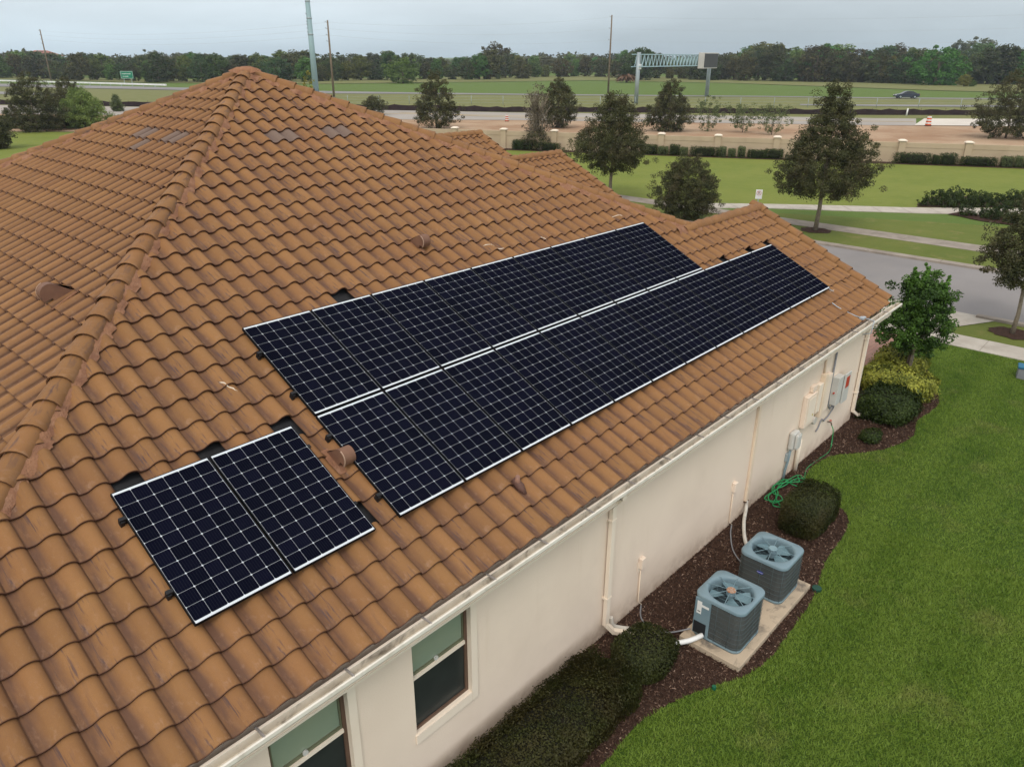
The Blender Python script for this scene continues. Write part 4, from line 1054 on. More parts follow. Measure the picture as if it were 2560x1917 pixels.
# ================================================================ ground
bm = bmesh.new(); S = 6000
for i in range(1): bm.faces.new([bm.verts.new(p) for p in ((-S, -S, 0), (S, -S, 0), (S, S, 0), (-S, S, 0))])
tag(obj('ground', bm, M_field), kind='structure')
poly_sheet('lawn', [(-40, -60), (20.45, -60), (20.45, 40), (-40, 40)], 0.004, M_lawn)
# mulch bed along the wall
bed = [(-9, -0.7), (-9, -2.1), (-2, -2.10), (0.0, -2.12), (1.17, -2.12), (2.07, -2.06), (2.62, -2.20), (3.19, -2.42), (3.78, -2.74), (4.35, -2.86), (4.9, -2.82), (6.03, -2.78), (6.7, -2.64), (7.25, -2.52), (7.9, -2.50), (8.35, -2.46), (8.8, -2.34), (9.1, -2.08), (9.05, -1.75), (8.9, -1.5), (9.3, -1.25), (9.7, -1.1), (10.19, -1.02), (11.0, -1.10), (11.69, -1.65), (12.24, -1.97), (13.14, -2.20), (13.7, -2.1), (14.15, -1.97), (14.8, -2.08), (15.51, -2.12), (16.1, -1.98), (16.5, -1.70), (17.2, -1.45), (17.9, -1.2), (18.4, -0.8), (18.3, -0.1), (17.5, 0.15), (13.1, 0.15), (13.1, -0.7)]
def wiggly(pts, amp=0.03, step=0.12, closed=True):
    out = []; n = len(pts)
    for i in range(n):
        a_ = Vector(pts[i]); b_ = Vector(pts[(i + 1) % n]); L = (b_ - a_).length; m = max(1, int(L / step))
        for k in range(m):
            p = a_.lerp(b_, k / m); out.append((p.x + random.uniform(-amp, amp), p.y + random.uniform(-amp, amp)))
    return out
def smooth_poly(pts, it=2):
    for _ in range(it):
        out = []
        for i in range(len(pts)):
            a_ = pts[i]; b_ = pts[(i + 1) % len(pts)]
            out.append((a_[0] * .75 + b_[0] * .25, a_[1] * .75 + b_[1] * .25)); out.append((a_[0] * .25 + b_[0] * .75, a_[1] * .25 + b_[1] * .75))
        pts = out
    return pts
bed_s = smooth_poly(bed, 1)
poly_sheet('mulch_bed', wiggly(bed_s, 0.02), 0.010, M_mulch)
def pip(P, poly):
    x, y = P[:, 0], P[:, 1]; ins = np.zeros(len(P), bool); n = len(poly); j = n - 1
    for i in range(n):
        xi, yi = poly[i]; xj, yj = poly[j]
        c = ((yi > y) != (yj > y)) & (x < (xj - xi) * (y - yi) / (yj - yi + 1e-12) + xi); ins ^= c; j = i
    return ins
def scatter_chips(poly, box_, n, name):
    P = np.stack([rs.uniform(box_[0], box_[1], n), rs.uniform(box_[2], box_[3], n)], 1); P = P[pip(P, poly)]
    m = len(P); a_ = rs.uniform(0, 2 * np.pi, m); L = rs.uniform(0.012, 0.05, m); w = rs.uniform(0.004, 0.011, m)
    d = np.stack([np.cos(a_), np.sin(a_)], 1); s = np.stack([-d[:, 1], d[:, 0]], 1)
    z = 0.014 + rs.uniform(0, 0.03, m); dz = rs.uniform(-0.014, 0.014, m); tz = rs.uniform(-0.006, 0.006, m)
    V = np.zeros((m, 4, 3)); 
    for k, (e1, e2) in enumerate(((-1, -1), (1, -1), (1, 1), (-1, 1))):
        V[:, k, :2] = P + d * (L * e1 / 2)[:, None] + s * (w * e2 / 2)[:, None]; V[:, k, 2] = np.maximum(0.012, z + dz * e1 + tz * e2)
    tint = np.repeat(rs.rand(m) ** 1.6, 4)
    me = np_mesh(name, V.reshape(-1, 3), np.arange(m * 4).reshape(m, 4), M_chip, {'tint': ('FLOAT', tint)}, False)
    tag(link(bpy.data.objects.new(name, me)), 'loose bark chips covering the bed along the wall', 'mulch', None, 'stuff')
scatter_chips(bed_s, (-1.0, 18.5, -2.9, 0.1), 95000, 'mulch_chips')
# grass blades on the near lawn
def blades():
    n = 800000
    # density follows the distance to the camera so that blades keep a similar size in view
    x = np.concatenate([rs.uniform(-0.5, 9, int(n * 0.55)), rs.uniform(9, 20.4, int(n * 0.45))])
    y = np.concatenate([rs.uniform(-8.5, -1.9, int(n * 0.55)), rs.uniform(-9.5, 0.0, int(n * 0.45))])
    P = np.stack([x, y], 1)
    d = P - CAMP[:2]; z = d @ np.array(_F)[:2] - (CAMP[2]) * _F[2]; lx = (d @ np.array(_R)[:2]) / z
    keep = (~pip(P, bed_s)) & (lx < 0.95) & (lx > -0.1) & (y < -0.95)
    keep |= (~pip(P, bed_s)) & (x > 18.3) & (x < 20.4) & (lx < 0.95) & (y < 0.0)
    # a few blades creep over the bed edge
    P = P[keep]; m = len(P)
    a_ = rs.uniform(0, 2 * np.pi, m); tuft_ = np.clip(0.5 + 0.5 * np.sin(P[:, 0] * 17 + 2 * np.sin(P[:, 1] * 9)) * np.sin(P[:, 1] * 19 + 2 * np.sin(P[:, 0] * 7)), 0, 1); h = rs.uniform(0.02, 0.055, m) * (0.65 + 0.9 * tuft_ * rs.rand(m)); w = rs.uniform(0.004, 0.0095, m)
    lean = rs.uniform(0.2, 1.3, m) * h; b_ = rs.uniform(0, 2 * np.pi, m)
    V = np.zeros((m, 3, 3))
    V[:, 0, 0] = P[:, 0] - np.cos(a_) * w; V[:, 0, 1] = P[:, 1] - np.sin(a_) * w; V[:, 1, 0] = P[:, 0] + np.cos(a_) * w; V[:, 1, 1] = P[:, 1] + np.sin(a_) * w
    V[:, 0, 2] = V[:, 1, 2] = 0.003
    V[:, 2, 0] = P[:, 0] + np.cos(b_) * lean; V[:, 2, 1] = P[:, 1] + np.sin(b_) * lean; V[:, 2, 2] = h
    me = np_mesh('grass_blades', V.reshape(-1, 3), np.arange(m * 3).reshape(m, 3), M_blade, {'tint': ('FLOAT', np.repeat(np.clip(0.35 * tuft_ + 0.65 * rs.rand(m), 0, 1), 3))}, False)
    tag(link(bpy.data.objects.new('grass_blades', me)), 'short green lawn grass beside the mulch bed', 'grass', None, 'stuff'); print('blades', m)
blades()
# paving -----------------------------------------------------------
def slab_row(name, x0, x1, y0, y1, pitch, z, mat, gap=0.012, thick=0.06):
    """a path whose poured slabs are separate pieces"""
    bm = bmesh.new(); box(bm, (x0 + 0.01, y0, z - thick), (x1 - 0.01, y1, z - 0.012)); p = obj(name, bm, M_oldconc); tag(p, kind='structure')
    bm = bmesh.new(); box(bm, (x0, 0, -thick), (x1, pitch - gap, 0), 0.006); me = mesh_of(bm, 'slab'); me.materials.append(mat)
    y = y0; k = 0
    while y < y1 - 0.1:
        o = link(bpy.data.objects.new('slab', me), p); o.location = (0, y, z + random.uniform(-0.002, 0.002)); y += pitch
    return p
slab_row('sidewalk', 20.45, 21.62, -22.05, -0.95, 1.55, 0.03, M_concrete)
slab_row('far_sidewalk', 34.55, 35.95, -14.0, 34.0, 1.55, 0.03, M_oldconc)
poly_sheet('verge', [(21.62, -60), (23.9, -60), (23.9, -1.6), (22.3, -0.75), (21.62, -0.70)], 0.012, M_verge)
poly_sheet('street', [(24.15, -60), (31.0, -60), (31.0, 60), (24.15, 60)], 0.008, M_asphalt)
bm = bmesh.new(); box(bm, (13.14, 0.15, -0.05), (20.3, 8.2, 0.018)); dr = obj('driveway', bm, M_paver); tag(dr, kind='structure')
poly_sheet('driveway_apron', [(20.3, -0.93), (21.62, -0.93), (21.62, -0.70), (22.3, -0.75), (23.9, -1.6), (24.15, -1.9), (24.15, 8.6), (20.3, 8.3)], 0.03, M_concrete)
# kerbs
def kerb(name, x0, x1, y0, y1, pitch):
    bm = bmesh.new(); box(bm, (x0 + 0.01, y0, -0.05), (x1 - 0.01, y1, 0.06)); p = obj(name, bm, M_oldconc); tag(p, kind='structure')
    bm = bmesh.new(); box(bm, (x0, 0, -0.05), (x1, pitch - 0.015, 0.10), 0.02); me = mesh_of(bm, 'kerb_stone'); me.materials.append(M_oldconc)
    y = y0
    while y < y1 - 0.1:
        o = link(bpy.data.objects.new('kerb_stone', me), p); o.location = (0, y, 0); y += pitch
kerb('far_kerb', 31.0, 31.42, -16, 36, 3.0)
kerb('near_kerb', 23.88, 24.15, -22, -1.75, 3.0)
poly_sheet('far_verge', [(31.42, -40), (34.55, -40), (34.55, 50), (31.42, 50)], 0.012, M_verge)
poly_sheet('park_strip', [(35.95, -40), (60, -40), (36.3, 13.9), (35.95, 15.0)], 0.014, M_verge)
park = [(20, 100), (35.95, 15.6), (36.6, 13.9), (39.147, 14.012), (44.093, 6.767), (48.261, 2.055), (62, -12), (80, -12), (56, 33.6), (24, 98)]
poly_sheet('park_lawn', [(31.42, 50), (35.95, 15.9), (39.147, 14.012), (44.175, 6.791), (48.349, 2.072), (60, -10), (82, -22), (70.5, 4.0), (56.1, 33.6), (24.5, 99), (10, 99), (5, 50)], 0.018, M_parklawn)
# curved path through the park
def ribbon(name, A_, B_, z, mat, n, thick=0.05):
    """slabs between two edge polylines, each slab its own piece"""
    def samp(P, f):
        P = [Vector(p) for p in P]; L = [0]
        for i in range(1, len(P)): L.append(L[-1] + (P[i] - P[i - 1]).length)
        t = f * L[-1]
        for i in range(1, len(P)):
            if t <= L[i] + 1e-9: return P[i - 1].lerp(P[i], (t - L[i - 1]) / (L[i] - L[i - 1]))
        return P[-1]
    bm = bmesh.new(); vs = [bm.verts.new((*samp(A_, k / n), z - 0.01)) for k in range(n + 1)] + [bm.verts.new((*samp(B_, k / n), z - 0.01)) for k in range(n, -1, -1)]
    bm.faces.new(vs); bmesh.ops.triangulate(bm, faces=bm.faces); p = obj(name, bm, M_oldconc); tag(p, kind='structure')
    for k in range(n):
        bm = bmesh.new(); q = [samp(A_, (k + 0.01) / n), samp(A_, (k + 0.99) / n), samp(B_, (k + 0.99) / n), samp(B_, (k + 0.01) / n)]
        t_ = [bm.verts.new((*c, z)) for c in q]; b_ = [bm.verts.new((*c, z - thick)) for c in q]
        bm.faces.new(t_)
        for i in range(4): bm.faces.new((t_[i], b_[i], b_[(i + 1) % 4], t_[(i + 1) % 4]))
        obj('slab', bm, mat, p)
ribbon('park_path', [(36.877, 16.703), (39.072, 13.976), (41.915, 10.092), (44.093, 6.767), (48.261, 2.055), (53, -4)], [(35.844, 15.440), (37.830, 13.380), (40.276, 9.482), (42.714, 5.738), (45.949, 1.630), (50, -5.5)], 0.035, M_concrete, 16)
# street-tree mulch rings
def ring(x, y, r, lab):
    pts = [(x + r * random.uniform(0.85, 1.1) * math.cos(t), y + r * random.uniform(0.85, 1.1) * math.sin(t)) for t in [2 * math.pi * k / 22 for k in range(22)]]
    poly_sheet('mulch_ring', pts, 0.030, M_mulch, lab, 'mulch ring', None)
ring(33.95, 8.55, 0.75, 'round mulch patch at the foot of the tall street oak')
ring(22.9, -2.25, 0.62, 'round mulch patch at the foot of the right-hand verge tree')
poly_sheet('shrub_bed', wiggly([(44.298, 6.827), (46.461, 7.118), (48.708, 7.200), (50.603, 5.831), (50.784, 2.520), (48.817, 1.629)], 0.1, 0.5), 0.026, M_mulch)
poly_sheet('shrub_bed', wiggly([(43.239, 4.770), (44.779, 4.421), (44.149, 3.548), (45.550, 1.556), (43.656, 0.728), (42.251, 1.553), (42.409, 2.980)], 0.06, 0.5), 0.040, M_mulch)
# ---------------- construction road, verge, highways, field
poly_sheet('dirt_strip', [(13.237, 109.024), (22.667, 99.252), (38.544, 82.799), (47.069, 63.732), (58, 31), (72.5, 2), (84, -22), (123.408, 1.184), (114.098, 14.171), (110.149, 20.867), (103.296, 29.275), (83.175, 59.490), (76.958, 68.833), (66.350, 81.388), (31.893, 132.663), (20.441, 150.758)], 0.03, M_dirt)
poly_sheet('construction_road', [(20.247, 149.634), (31.706, 131.985), (65.883, 80.819), (76.427, 68.347), (82.613, 59.069), (102.578, 29.031), (106.137, 24.740), (119.007, 28.478), (115.321, 33.352), (94.095, 69.926), (87.684, 78.666), (78.370, 96.059), (38.497, 156.580), (24.999, 177.163)], 0.06, M_farroad)
poly_sheet('new_pavement', [(106.021, 24.948), (109.459, 20.697), (114.098, 14.171), (123.408, 1.184), (139.333, 2.320), (128.306, 16.787), (122.668, 23.965), (119.659, 27.593)], 0.09, M_newconc)
poly_sheet('rough_verge', [(24.999, 177.163), (38.497, 156.580), (78.370, 96.059), (87.820, 78.791), (115.483, 33.406), (128.483, 16.819), (139.521, 2.333), (214.935, 7.711), (196.683, 29.372), (175.137, 53.632), (164.610, 72.689), (138.714, 107.694), (117.577, 139.665), (105.576, 154.950), (87.734, 201.530), (65.453, 254.197), (46.965, 304.427)], 0.05, M_rough)
poly_sheet('highway', [(53.779, 343.904), (73.202, 282.258), (96.275, 220.434), (113.371, 166.243), (122.718, 145.764), (143.075, 111.160), (168.520, 74.530), (179.355, 55.062), (189.444, 41.356), (217.120, 7.867), (210.691, 7.409), (184.668, 40.153), (174.780, 53.511), (164.784, 72.771), (139.017, 107.934), (117.845, 139.982), (105.576, 154.950), (88.296, 202.776), (65.734, 255.215), (47.732, 308.870)], 0.10, M_highway)
poly_sheet('frontage_road', [(142.414, 55.586), (150.497, 45.278), (160.291, 33.274), (183.384, 5.461), (175.744, 4.916), (154.288, 31.789), (145.313, 43.520), (138.672, 53.991)], 0.11, M_highway)
poly_sheet('frontage_road', [(37.593, 250.126), (55.405, 217.809), (58.358, 210.225), (63.070, 188.189), (59.641, 178.578), (54.023, 195.738), (51.207, 202.608), (34.696, 233.346)], 0.11, M_highway)
poly_sheet('tall_grass_band', [(61.329, 387.643), (88.935, 339.234), (110.625, 260.696), (142.375, 214.384), (207.016, 188.831), (240.915, 177.773), (249.190, 124.906), (231.554, 54.776), (233.222, 36.097), (250.013, 10.213), (368.814, 18.685), (336.628, 55.130), (324.706, 79.337), (311.164, 136.040), (308.117, 155.505), (312.511, 231.460), (264.362, 241.608), (173.983, 261.471), (126.655, 297.334), (104.097, 394.141), (71.021, 443.794)], 0.12, M_rough)
# yellow road line on the construction road
def band(name, pts, w, z, mat, lab, cat, kind='structure'):
    V = []; P = [Vector(p) for p in pts]
    bm = bmesh.new(); L = []; R2_ = []
    for i, p in enumerate(P):
        d = (P[min(i + 1, len(P) - 1)] - P[max(i - 1, 0)]).normalized(); n = Vector((-d.y, d.x))
        L.append(bm.verts.new((p.x + n.x * w / 2, p.y + n.y * w / 2, z))); R2_.append(bm.verts.new((p.x - n.x * w / 2, p.y - n.y * w / 2, z)))
    for i in range(len(P) - 1): bm.faces.new((L[i], L[i + 1], R2_[i + 1], R2_[i]))
    o = obj(name, bm, mat); tag(o, lab, cat, None, kind)
M_yline = simple('yellow_road_paint', (0.62, 0.42, 0.10), None, 0.5, 0.8)
band('yellow_line', [(70.382, 94.722), (80.732, 76.749), (87.005, 62.362), (109.180, 31.269), (112.516, 26.848)], 0.35, 0.08, M_yline, None, None)
band('yellow_line', [(75.284, 91.025), (79.013, 73.872), (85.314, 59.845)], 0.30, 0.084, M_yline, None, None)

# ================================================================ vegetation
def tufts(C_, R_, n, leaf, rsx, flat=0.0, tintb=None):
    """n leaf quads per clump centre; C_ (m,3) R_ (m,)"""
    m = len(C_); N = m * n
    c = np.repeat(C_, n, 0); r = np.repeat(R_, n)
    d = rsx.randn(N, 3); d /= np.linalg.norm(d, axis=1, keepdims=True)
    rad = r * (0.35 + 0.75 * rsx.rand(N) ** 0.6)
    P = c + d * rad[:, None] * np.array([1, 1, 0.8])
    a = rsx.randn(N, 3); a /= np.linalg.norm(a, axis=1, keepdims=True)
    nrm = d * 0.6 + rsx.randn(N, 3) * 0.6 + np.array([0, 0, 0.35]); nrm /= np.linalg.norm(nrm, axis=1, keepdims=True)
    u = np.cross(nrm, a); u /= np.linalg.norm(u, axis=1, keepdims=True) + 1e-9; v = np.cross(nrm, u)
    s = leaf * rsx.uniform(0.6, 1.35, N)[:, None]
    V = np.stack([P - u * s * 0.5, P + v * s * 0.28, P + u * s * 0.5, P - v * s * 0.28], 1)
    t = np.repeat((tintb if tintb is not None else rsx.rand(m)), n) * 0.62 + rsx.rand(N) * 0.38
    return V, np.repeat(t, 4)
def leaf_mesh(name, V, t, mat):
    N = len(V); return np_mesh(name, V.reshape(-1, 3), np.arange(N * 4).reshape(N, 4), mat, {'tint': ('FLOAT', t)}, False)
def crown_clumps(profile, m, rc, rsx, lob=3, fill=0.5):
    """profile [(z, r)], clump centres within the envelope"""
    zs = np.array([p[0] for p in profile]); rr = np.array([p[1] for p in profile])
    z = rsx.uniform(zs[0], zs[-1], m * 4); r = np.interp(z, zs, rr)
    keep = rsx.rand(m * 4) < (r / rr.max()) ** 1.3; z = z[keep][:m]; r = r[keep][:m]; m = len(z)
    th = rsx.uniform(0, 2 * np.pi, m); ph = rsx.uniform(0, 6.28, 4)
    lobe = 1 + 0.14 * np.sin(lob * th + ph[0] + z * 1.3) + 0.10 * np.sin((lob + 2) * th + ph[1] - z * 2.1) + rsx.randn(m) * 0.12
    q = fill + (1 - fill) * rsx.rand(m) ** 0.5
    C_ = np.stack([np.cos(th) * r * lobe * q, np.sin(th) * r * lobe * q, z + rsx.randn(m) * rc * 0.5], 1)
    return C_, rc * rsx.uniform(0.6, 1.3, m), q
def limbs(bm, base_h, top_h, r0, spread, n, rsx, lean=(0, 0)):
    top = Vector((lean[0], lean[1], top_h)); pts = [Vector((0, 0, -0.05))]
    for k in range(1, 6):
        f = k / 5; pts.append(Vector((lean[0] * f + rsx.uniform(-1, 1) * r0 * 0.5, lean[1] * f + rsx.uniform(-1, 1) * r0 * 0.5, top_h * f)))
    tube(bm, pts, [r0 * 1.25, r0, r0 * 0.85, r0 * 0.6, r0 * 0.4, r0 * 0.12], 9)
    for k in range(n):
        z = base_h + (top_h - base_h) * (k + 0.3) / n * 0.8; a_ = k * 2.4 + rsx.uniform(0, 0.8); L = spread * (1.0 - 0.6 * k / n) * rsx.uniform(0.7, 1.0)
        f = z / top_h; b = Vector((lean[0] * f, lean[1] * f, z)); e_ = b + Vector((math.cos(a_) * L, math.sin(a_) * L, L * rsx.uniform(0.35, 0.8)))
        mid = b.lerp(e_, 0.5) + Vector((0, 0, -0.06 * L))
        tube(bm, [b, mid, e_], [r0 * 0.42 * (1 - 0.5 * k / n), r0 * 0.26 * (1 - 0.5 * k / n), r0 * 0.07], 6)
def tree(name, x, y, prof, m, rc, n, leaf, mat, bark, base_h, r0, lab, cat='tree', group=None, seed=1, lean=(0, 0), fill=0.45, extra=None):
    rsx = np.random.RandomState(seed); root = empty(name, (x, y, 0), rsx.uniform(0, 6.28), lab, cat, group)
    C_, R_, q = crown_clumps(prof, m, rc, rsx, fill=fill)
    C_[:, 0] += lean[0] * C_[:, 2] / prof[-1][0]; C_[:, 1] += lean[1] * C_[:, 2] / prof[-1][0]
    V, t = tufts(C_, R_, n, leaf, rsx); me = leaf_mesh('crown', V, t, mat); link(bpy.data.objects.new('crown', me), root)
    bm = bmesh.new(); limbs(bm, base_h, prof[-1][0] * 0.8, r0, max(p[1] for p in prof) * 0.8, 9, rsx, lean)
    obj('trunk', bm, bark, root)
    if extra: extra(root, rsx)
    return root
def place(c): return c[0], c[1]
# tall street oak
tree('oak_tree', 33.95, 8.55, [(1.75, 0.9), (2.1, 2.0), (2.7, 2.35), (3.4, 2.1), (4.2, 1.75), (5.0, 1.25), (5.8, 0.85), (6.6, 0.55), (6.95, 0.25)], 900, 0.24, 90, 0.078, M_oak, M_palebark, 1.5, 0.10, 'tall conical street oak with a bare pale trunk between kerb and park', seed=3, fill=0.25)
tree('oak_tree', 34.2, 21.45, [(1.7, 0.7), (2.2, 1.7), (2.8, 2.35), (3.4, 2.2), (4.2, 1.6), (5.0, 1.2), (5.7, 0.75), (6.05, 0.3)], 780, 0.24, 85, 0.08, M_oak, M_palebark, 1.4, 0.10, 'broad dark oak in the middle, rising behind the farther roof gables', seed=4, fill=0.2)
tree('small_round_tree', 31.9, 14.9, [(0.15, 1.0), (0.7, 1.55), (1.5, 1.75), (2.2, 1.5), (2.8, 1.05), (3.3, 0.4)], 640, 0.19, 85, 0.07, M_oak, M_bark, 0.4, 0.07, 'low round olive-green tree just behind the roof valley', seed=5, fill=0.2)
# tree at the house corner
def tips(root, rsx):
    C_ = []; R_ = []
    for (dx, dy, z0, z1) in ((-0.25, 0.15, 2.4, 3.05), (-0.05, 0.0, 2.5, 3.18), (0.35, -0.3, 2.3, 2.95), (0.1, 0.2, 2.3, 2.9)):
        for k in range(9): C_.append((dx + rsx.uniform(-.05, .05), dy + rsx.uniform(-.05, .05), z0 + (z1 - z0) * k / 8)); R_.append(0.13 * (1.1 - k / 10))
    V, t = tufts(np.array(C_), np.array(R_), 34, 0.075, rsx); link(bpy.data.objects.new('new_growth', leaf_mesh('new_growth', V, t, M_corner_tip)), root)
tree('ornamental_tree', 16.72, -0.93, [(0.90, 0.45), (1.15, 0.76), (1.5, 0.82), (2.0, 0.77), (2.45, 0.68), (2.85, 0.38)], 260, 0.15, 90, 0.075, M_corner, M_bark, 0.9, 0.035, 'bushy bright green multi-stemmed tree at the far corner of the house', seed=8, extra=tips, fill=0.15)
bm = bmesh.new(); tube(bm, [(16.62, -1.0, 0), (16.68, -1.02, 0.95)], 0.045, 8); tag(obj('tree_stake', bm, M_palebark), 'pale wooden stake beside the dark stems of the corner tree', 'stake')
tree('oak_tree', 22.9, -2.28, [(1.6, 0.5), (1.9, 1.1), (2.4, 1.45), (3.1, 1.3), (3.8, 0.9), (4.4, 0.35)], 420, 0.17, 85, 0.07, M_oak, M_palebark, 1.4, 0.06, 'thin-crowned oak on the verge at the right edge', seed=9, fill=0.2)
# trees by the boundary wall and beyond
for i, (c, pr_, mat, nm_, lab, k) in enumerate((
    ((60.528, 66.300, 6.603), [(0.2, 0.8), (1.0, 2.6), (2.2, 2.7), (3.5, 2.0), (5.0, 1.3), (6.3, 0.5)], M_oak, 'evergreen_tree', 'dark bushy evergreen right of the big hip, beyond the dirt strip', 200),
    ((71.547, 56.090, 5.584), [(0.2, 0.8), (0.9, 1.9), (2.2, 2.3), (3.6, 2.0), (4.8, 1.1), (5.5, 0.4)], M_oak, 'evergreen_tree', 'dark rounded evergreen directly behind the half-bare tree', 190),
    ((76.938, 43.687, 5.844), [(0.2, 1.2), (0.9, 2.4), (2.0, 2.6), (3.2, 1.9), (4.6, 1.1), (5.8, 0.4)], M_oak, 'evergreen_tree', 'dark conical evergreen behind the wall under the sign gantry', 220),
    ((95.414, 12.500, 6.883), [(0.2, 1.6), (1.2, 3.4), (2.8, 3.6), (4.3, 2.8), (5.8, 1.8), (6.9, 0.6)], M_oak, 'evergreen_tree', 'wide dark evergreen behind the wall at the right edge', 260),
    ((25.840, 96.626, 5.960), [(0.1, 1.6), (1.2, 3.2), (2.6, 3.0), (4.0, 2.4), (5.2, 1.6), (6.0, 0.5)], M_oak, 'evergreen_tree', 'dark evergreen at the far left beyond the left roof slope', 240),
    ((37.371, 119.321, 5.285), [(0.1, 1.2), (1.4, 2.2), (3.0, 2.0), (4.2, 1.3), (5.0, 0.4)], M_oak, 'evergreen_tree', 'second dark evergreen just right of the far-left one', 160),
    ((31.386, 97.589, 4.585), [(0.1, 1.6), (1.0, 2.9), (2.2, 2.7), (3.4, 1.8), (4.6, 0.6)], M_palegreen, 'leafy_shrub', 'pale green leafy tree in front of the far-left evergreens', 210),
    ((46.088, 124.818, 2.380), [(0.1, 0.6), (1.0, 0.9), (2.0, 0.5), (2.6, 0.2)], M_pale, 'leafy_shrub', 'small pale shrub peeping over the left hip', 50),
    ((69.418, 89.993, 2.757), [(0.0, 0.7), (0.8, 1.6), (1.6, 1.5), (2.4, 0.4)], M_oak, 'leafy_shrub', 'thin dark shrub beside the road right of the tall pole', 70),
    ((17.015, 79.827, 3.266), [(0.1, 0.8), (1.2, 1.8), (2.4, 1.5), (3.2, 0.5)], M_oak, 'leafy_shrub', 'dark shrub cut off by the left frame edge', 110))):
    x_, y_, h_ = c; f = h_ / pr_[-1][0]; pr2 = [(z * f, r) for z, r in pr_]
    tree(nm_, x_, y_, pr2, int(k * 2.2), 0.32, 75, 0.13, mat, M_bark, 0.5, 0.09, lab, 'tree' if nm_ != 'leafy_shrub' else 'shrub', None, 20 + i, fill=0.25)
# half-bare tree: upright twigs with sparse leaves
c = (51.876, 42.632, 6.219); rsx = np.random.RandomState(77)
root = empty('half_bare_tree', (c[0], c[1], 0), 0, 'half-bare brown tree with upright twigs in front of the boundary wall', 'tree')
bm = bmesh.new(); tube(bm, [(0, 0, 0), (0.02, 0, c[2] * 0.5), (0, 0, c[2] * 0.8)], [0.09, 0.05, 0.02], 7); obj('trunk', bm, M_bark, root)
bm = bmesh.new()
for k in range(230):
    a_ = rsx.uniform(0, 6.28); z0 = rsx.uniform(0.4, c[2] * 0.6); r_ = rsx.uniform(0.1, 1.25); L = rsx.uniform(0.8, 2.2)
    tube(bm, [(0, 0, z0), (r_ * 0.6 * math.cos(a_), r_ * 0.6 * math.sin(a_), z0 + L * 0.4), (r_ * math.cos(a_), r_ * math.sin(a_), z0 + L)], [0.045, 0.03, 0.014], 4)
obj('branch', bm, M_palebark, root)
C_, R_, q = crown_clumps([(0.2, 1.3), (2.0, 1.5), (4.0, 1.2), (c[2], 0.3)], 170, 0.3, rsx, fill=0.3); V, t = tufts(C_, R_, 22, 0.14, rsx)
link(bpy.data.objects.new('crown', leaf_mesh('crown', V, t, M_bald)), root)
C_, R_, q = crown_clumps([(0.1, 1.5), (1.0, 1.7), (1.8, 1.0)], 60, 0.3, rsx, fill=0.3); V, t = tufts(C_, R_, 30, 0.15, rsx)
link(bpy.data.objects.new('low_foliage', leaf_mesh('low_foliage', V, t, M_oak)), root)
# three thin saplings between gantry and tall oak
for i, (c, lab) in enumerate((((80.200, 40.308, 3.722), 'sparse pale sapling behind the wall, leftmost of three'), ((81.692, 36.616, 3.170), 'sparse pale sapling behind the wall, middle of three'), ((81.346, 32.871, 3.201), 'sparse pale sapling behind the wall beside the tall oak'))):
    tree('sapling', c[0], c[1], [(0.1, 0.5), (c[2] * 0.4, 1.6), (c[2] * 0.8, 2.0), (c[2], 1.0)], 110, 0.28, 30, 0.14, M_pale, M_bark, 0.2, 0.04, lab, 'tree', 'saplings behind the wall', 60 + i, fill=0.2)
# yellow twig behind the main ridge
c = (118.070, 187.088, 5.408)
tree('yellowing_tree', c[0] * 0.5 + 2, c[1] * 0.5 - 0, [(0.3, 1.2), (3.2, 1.3), (4.6, 0.8), (5.9, 0.3)], 60, 0.3, 26, 0.26, M_yellowleaf, M_bark, 1.0, 0.06, 'sparse yellowing tree poking up behind the right hip near the tall pole', seed=91, fill=0.3)

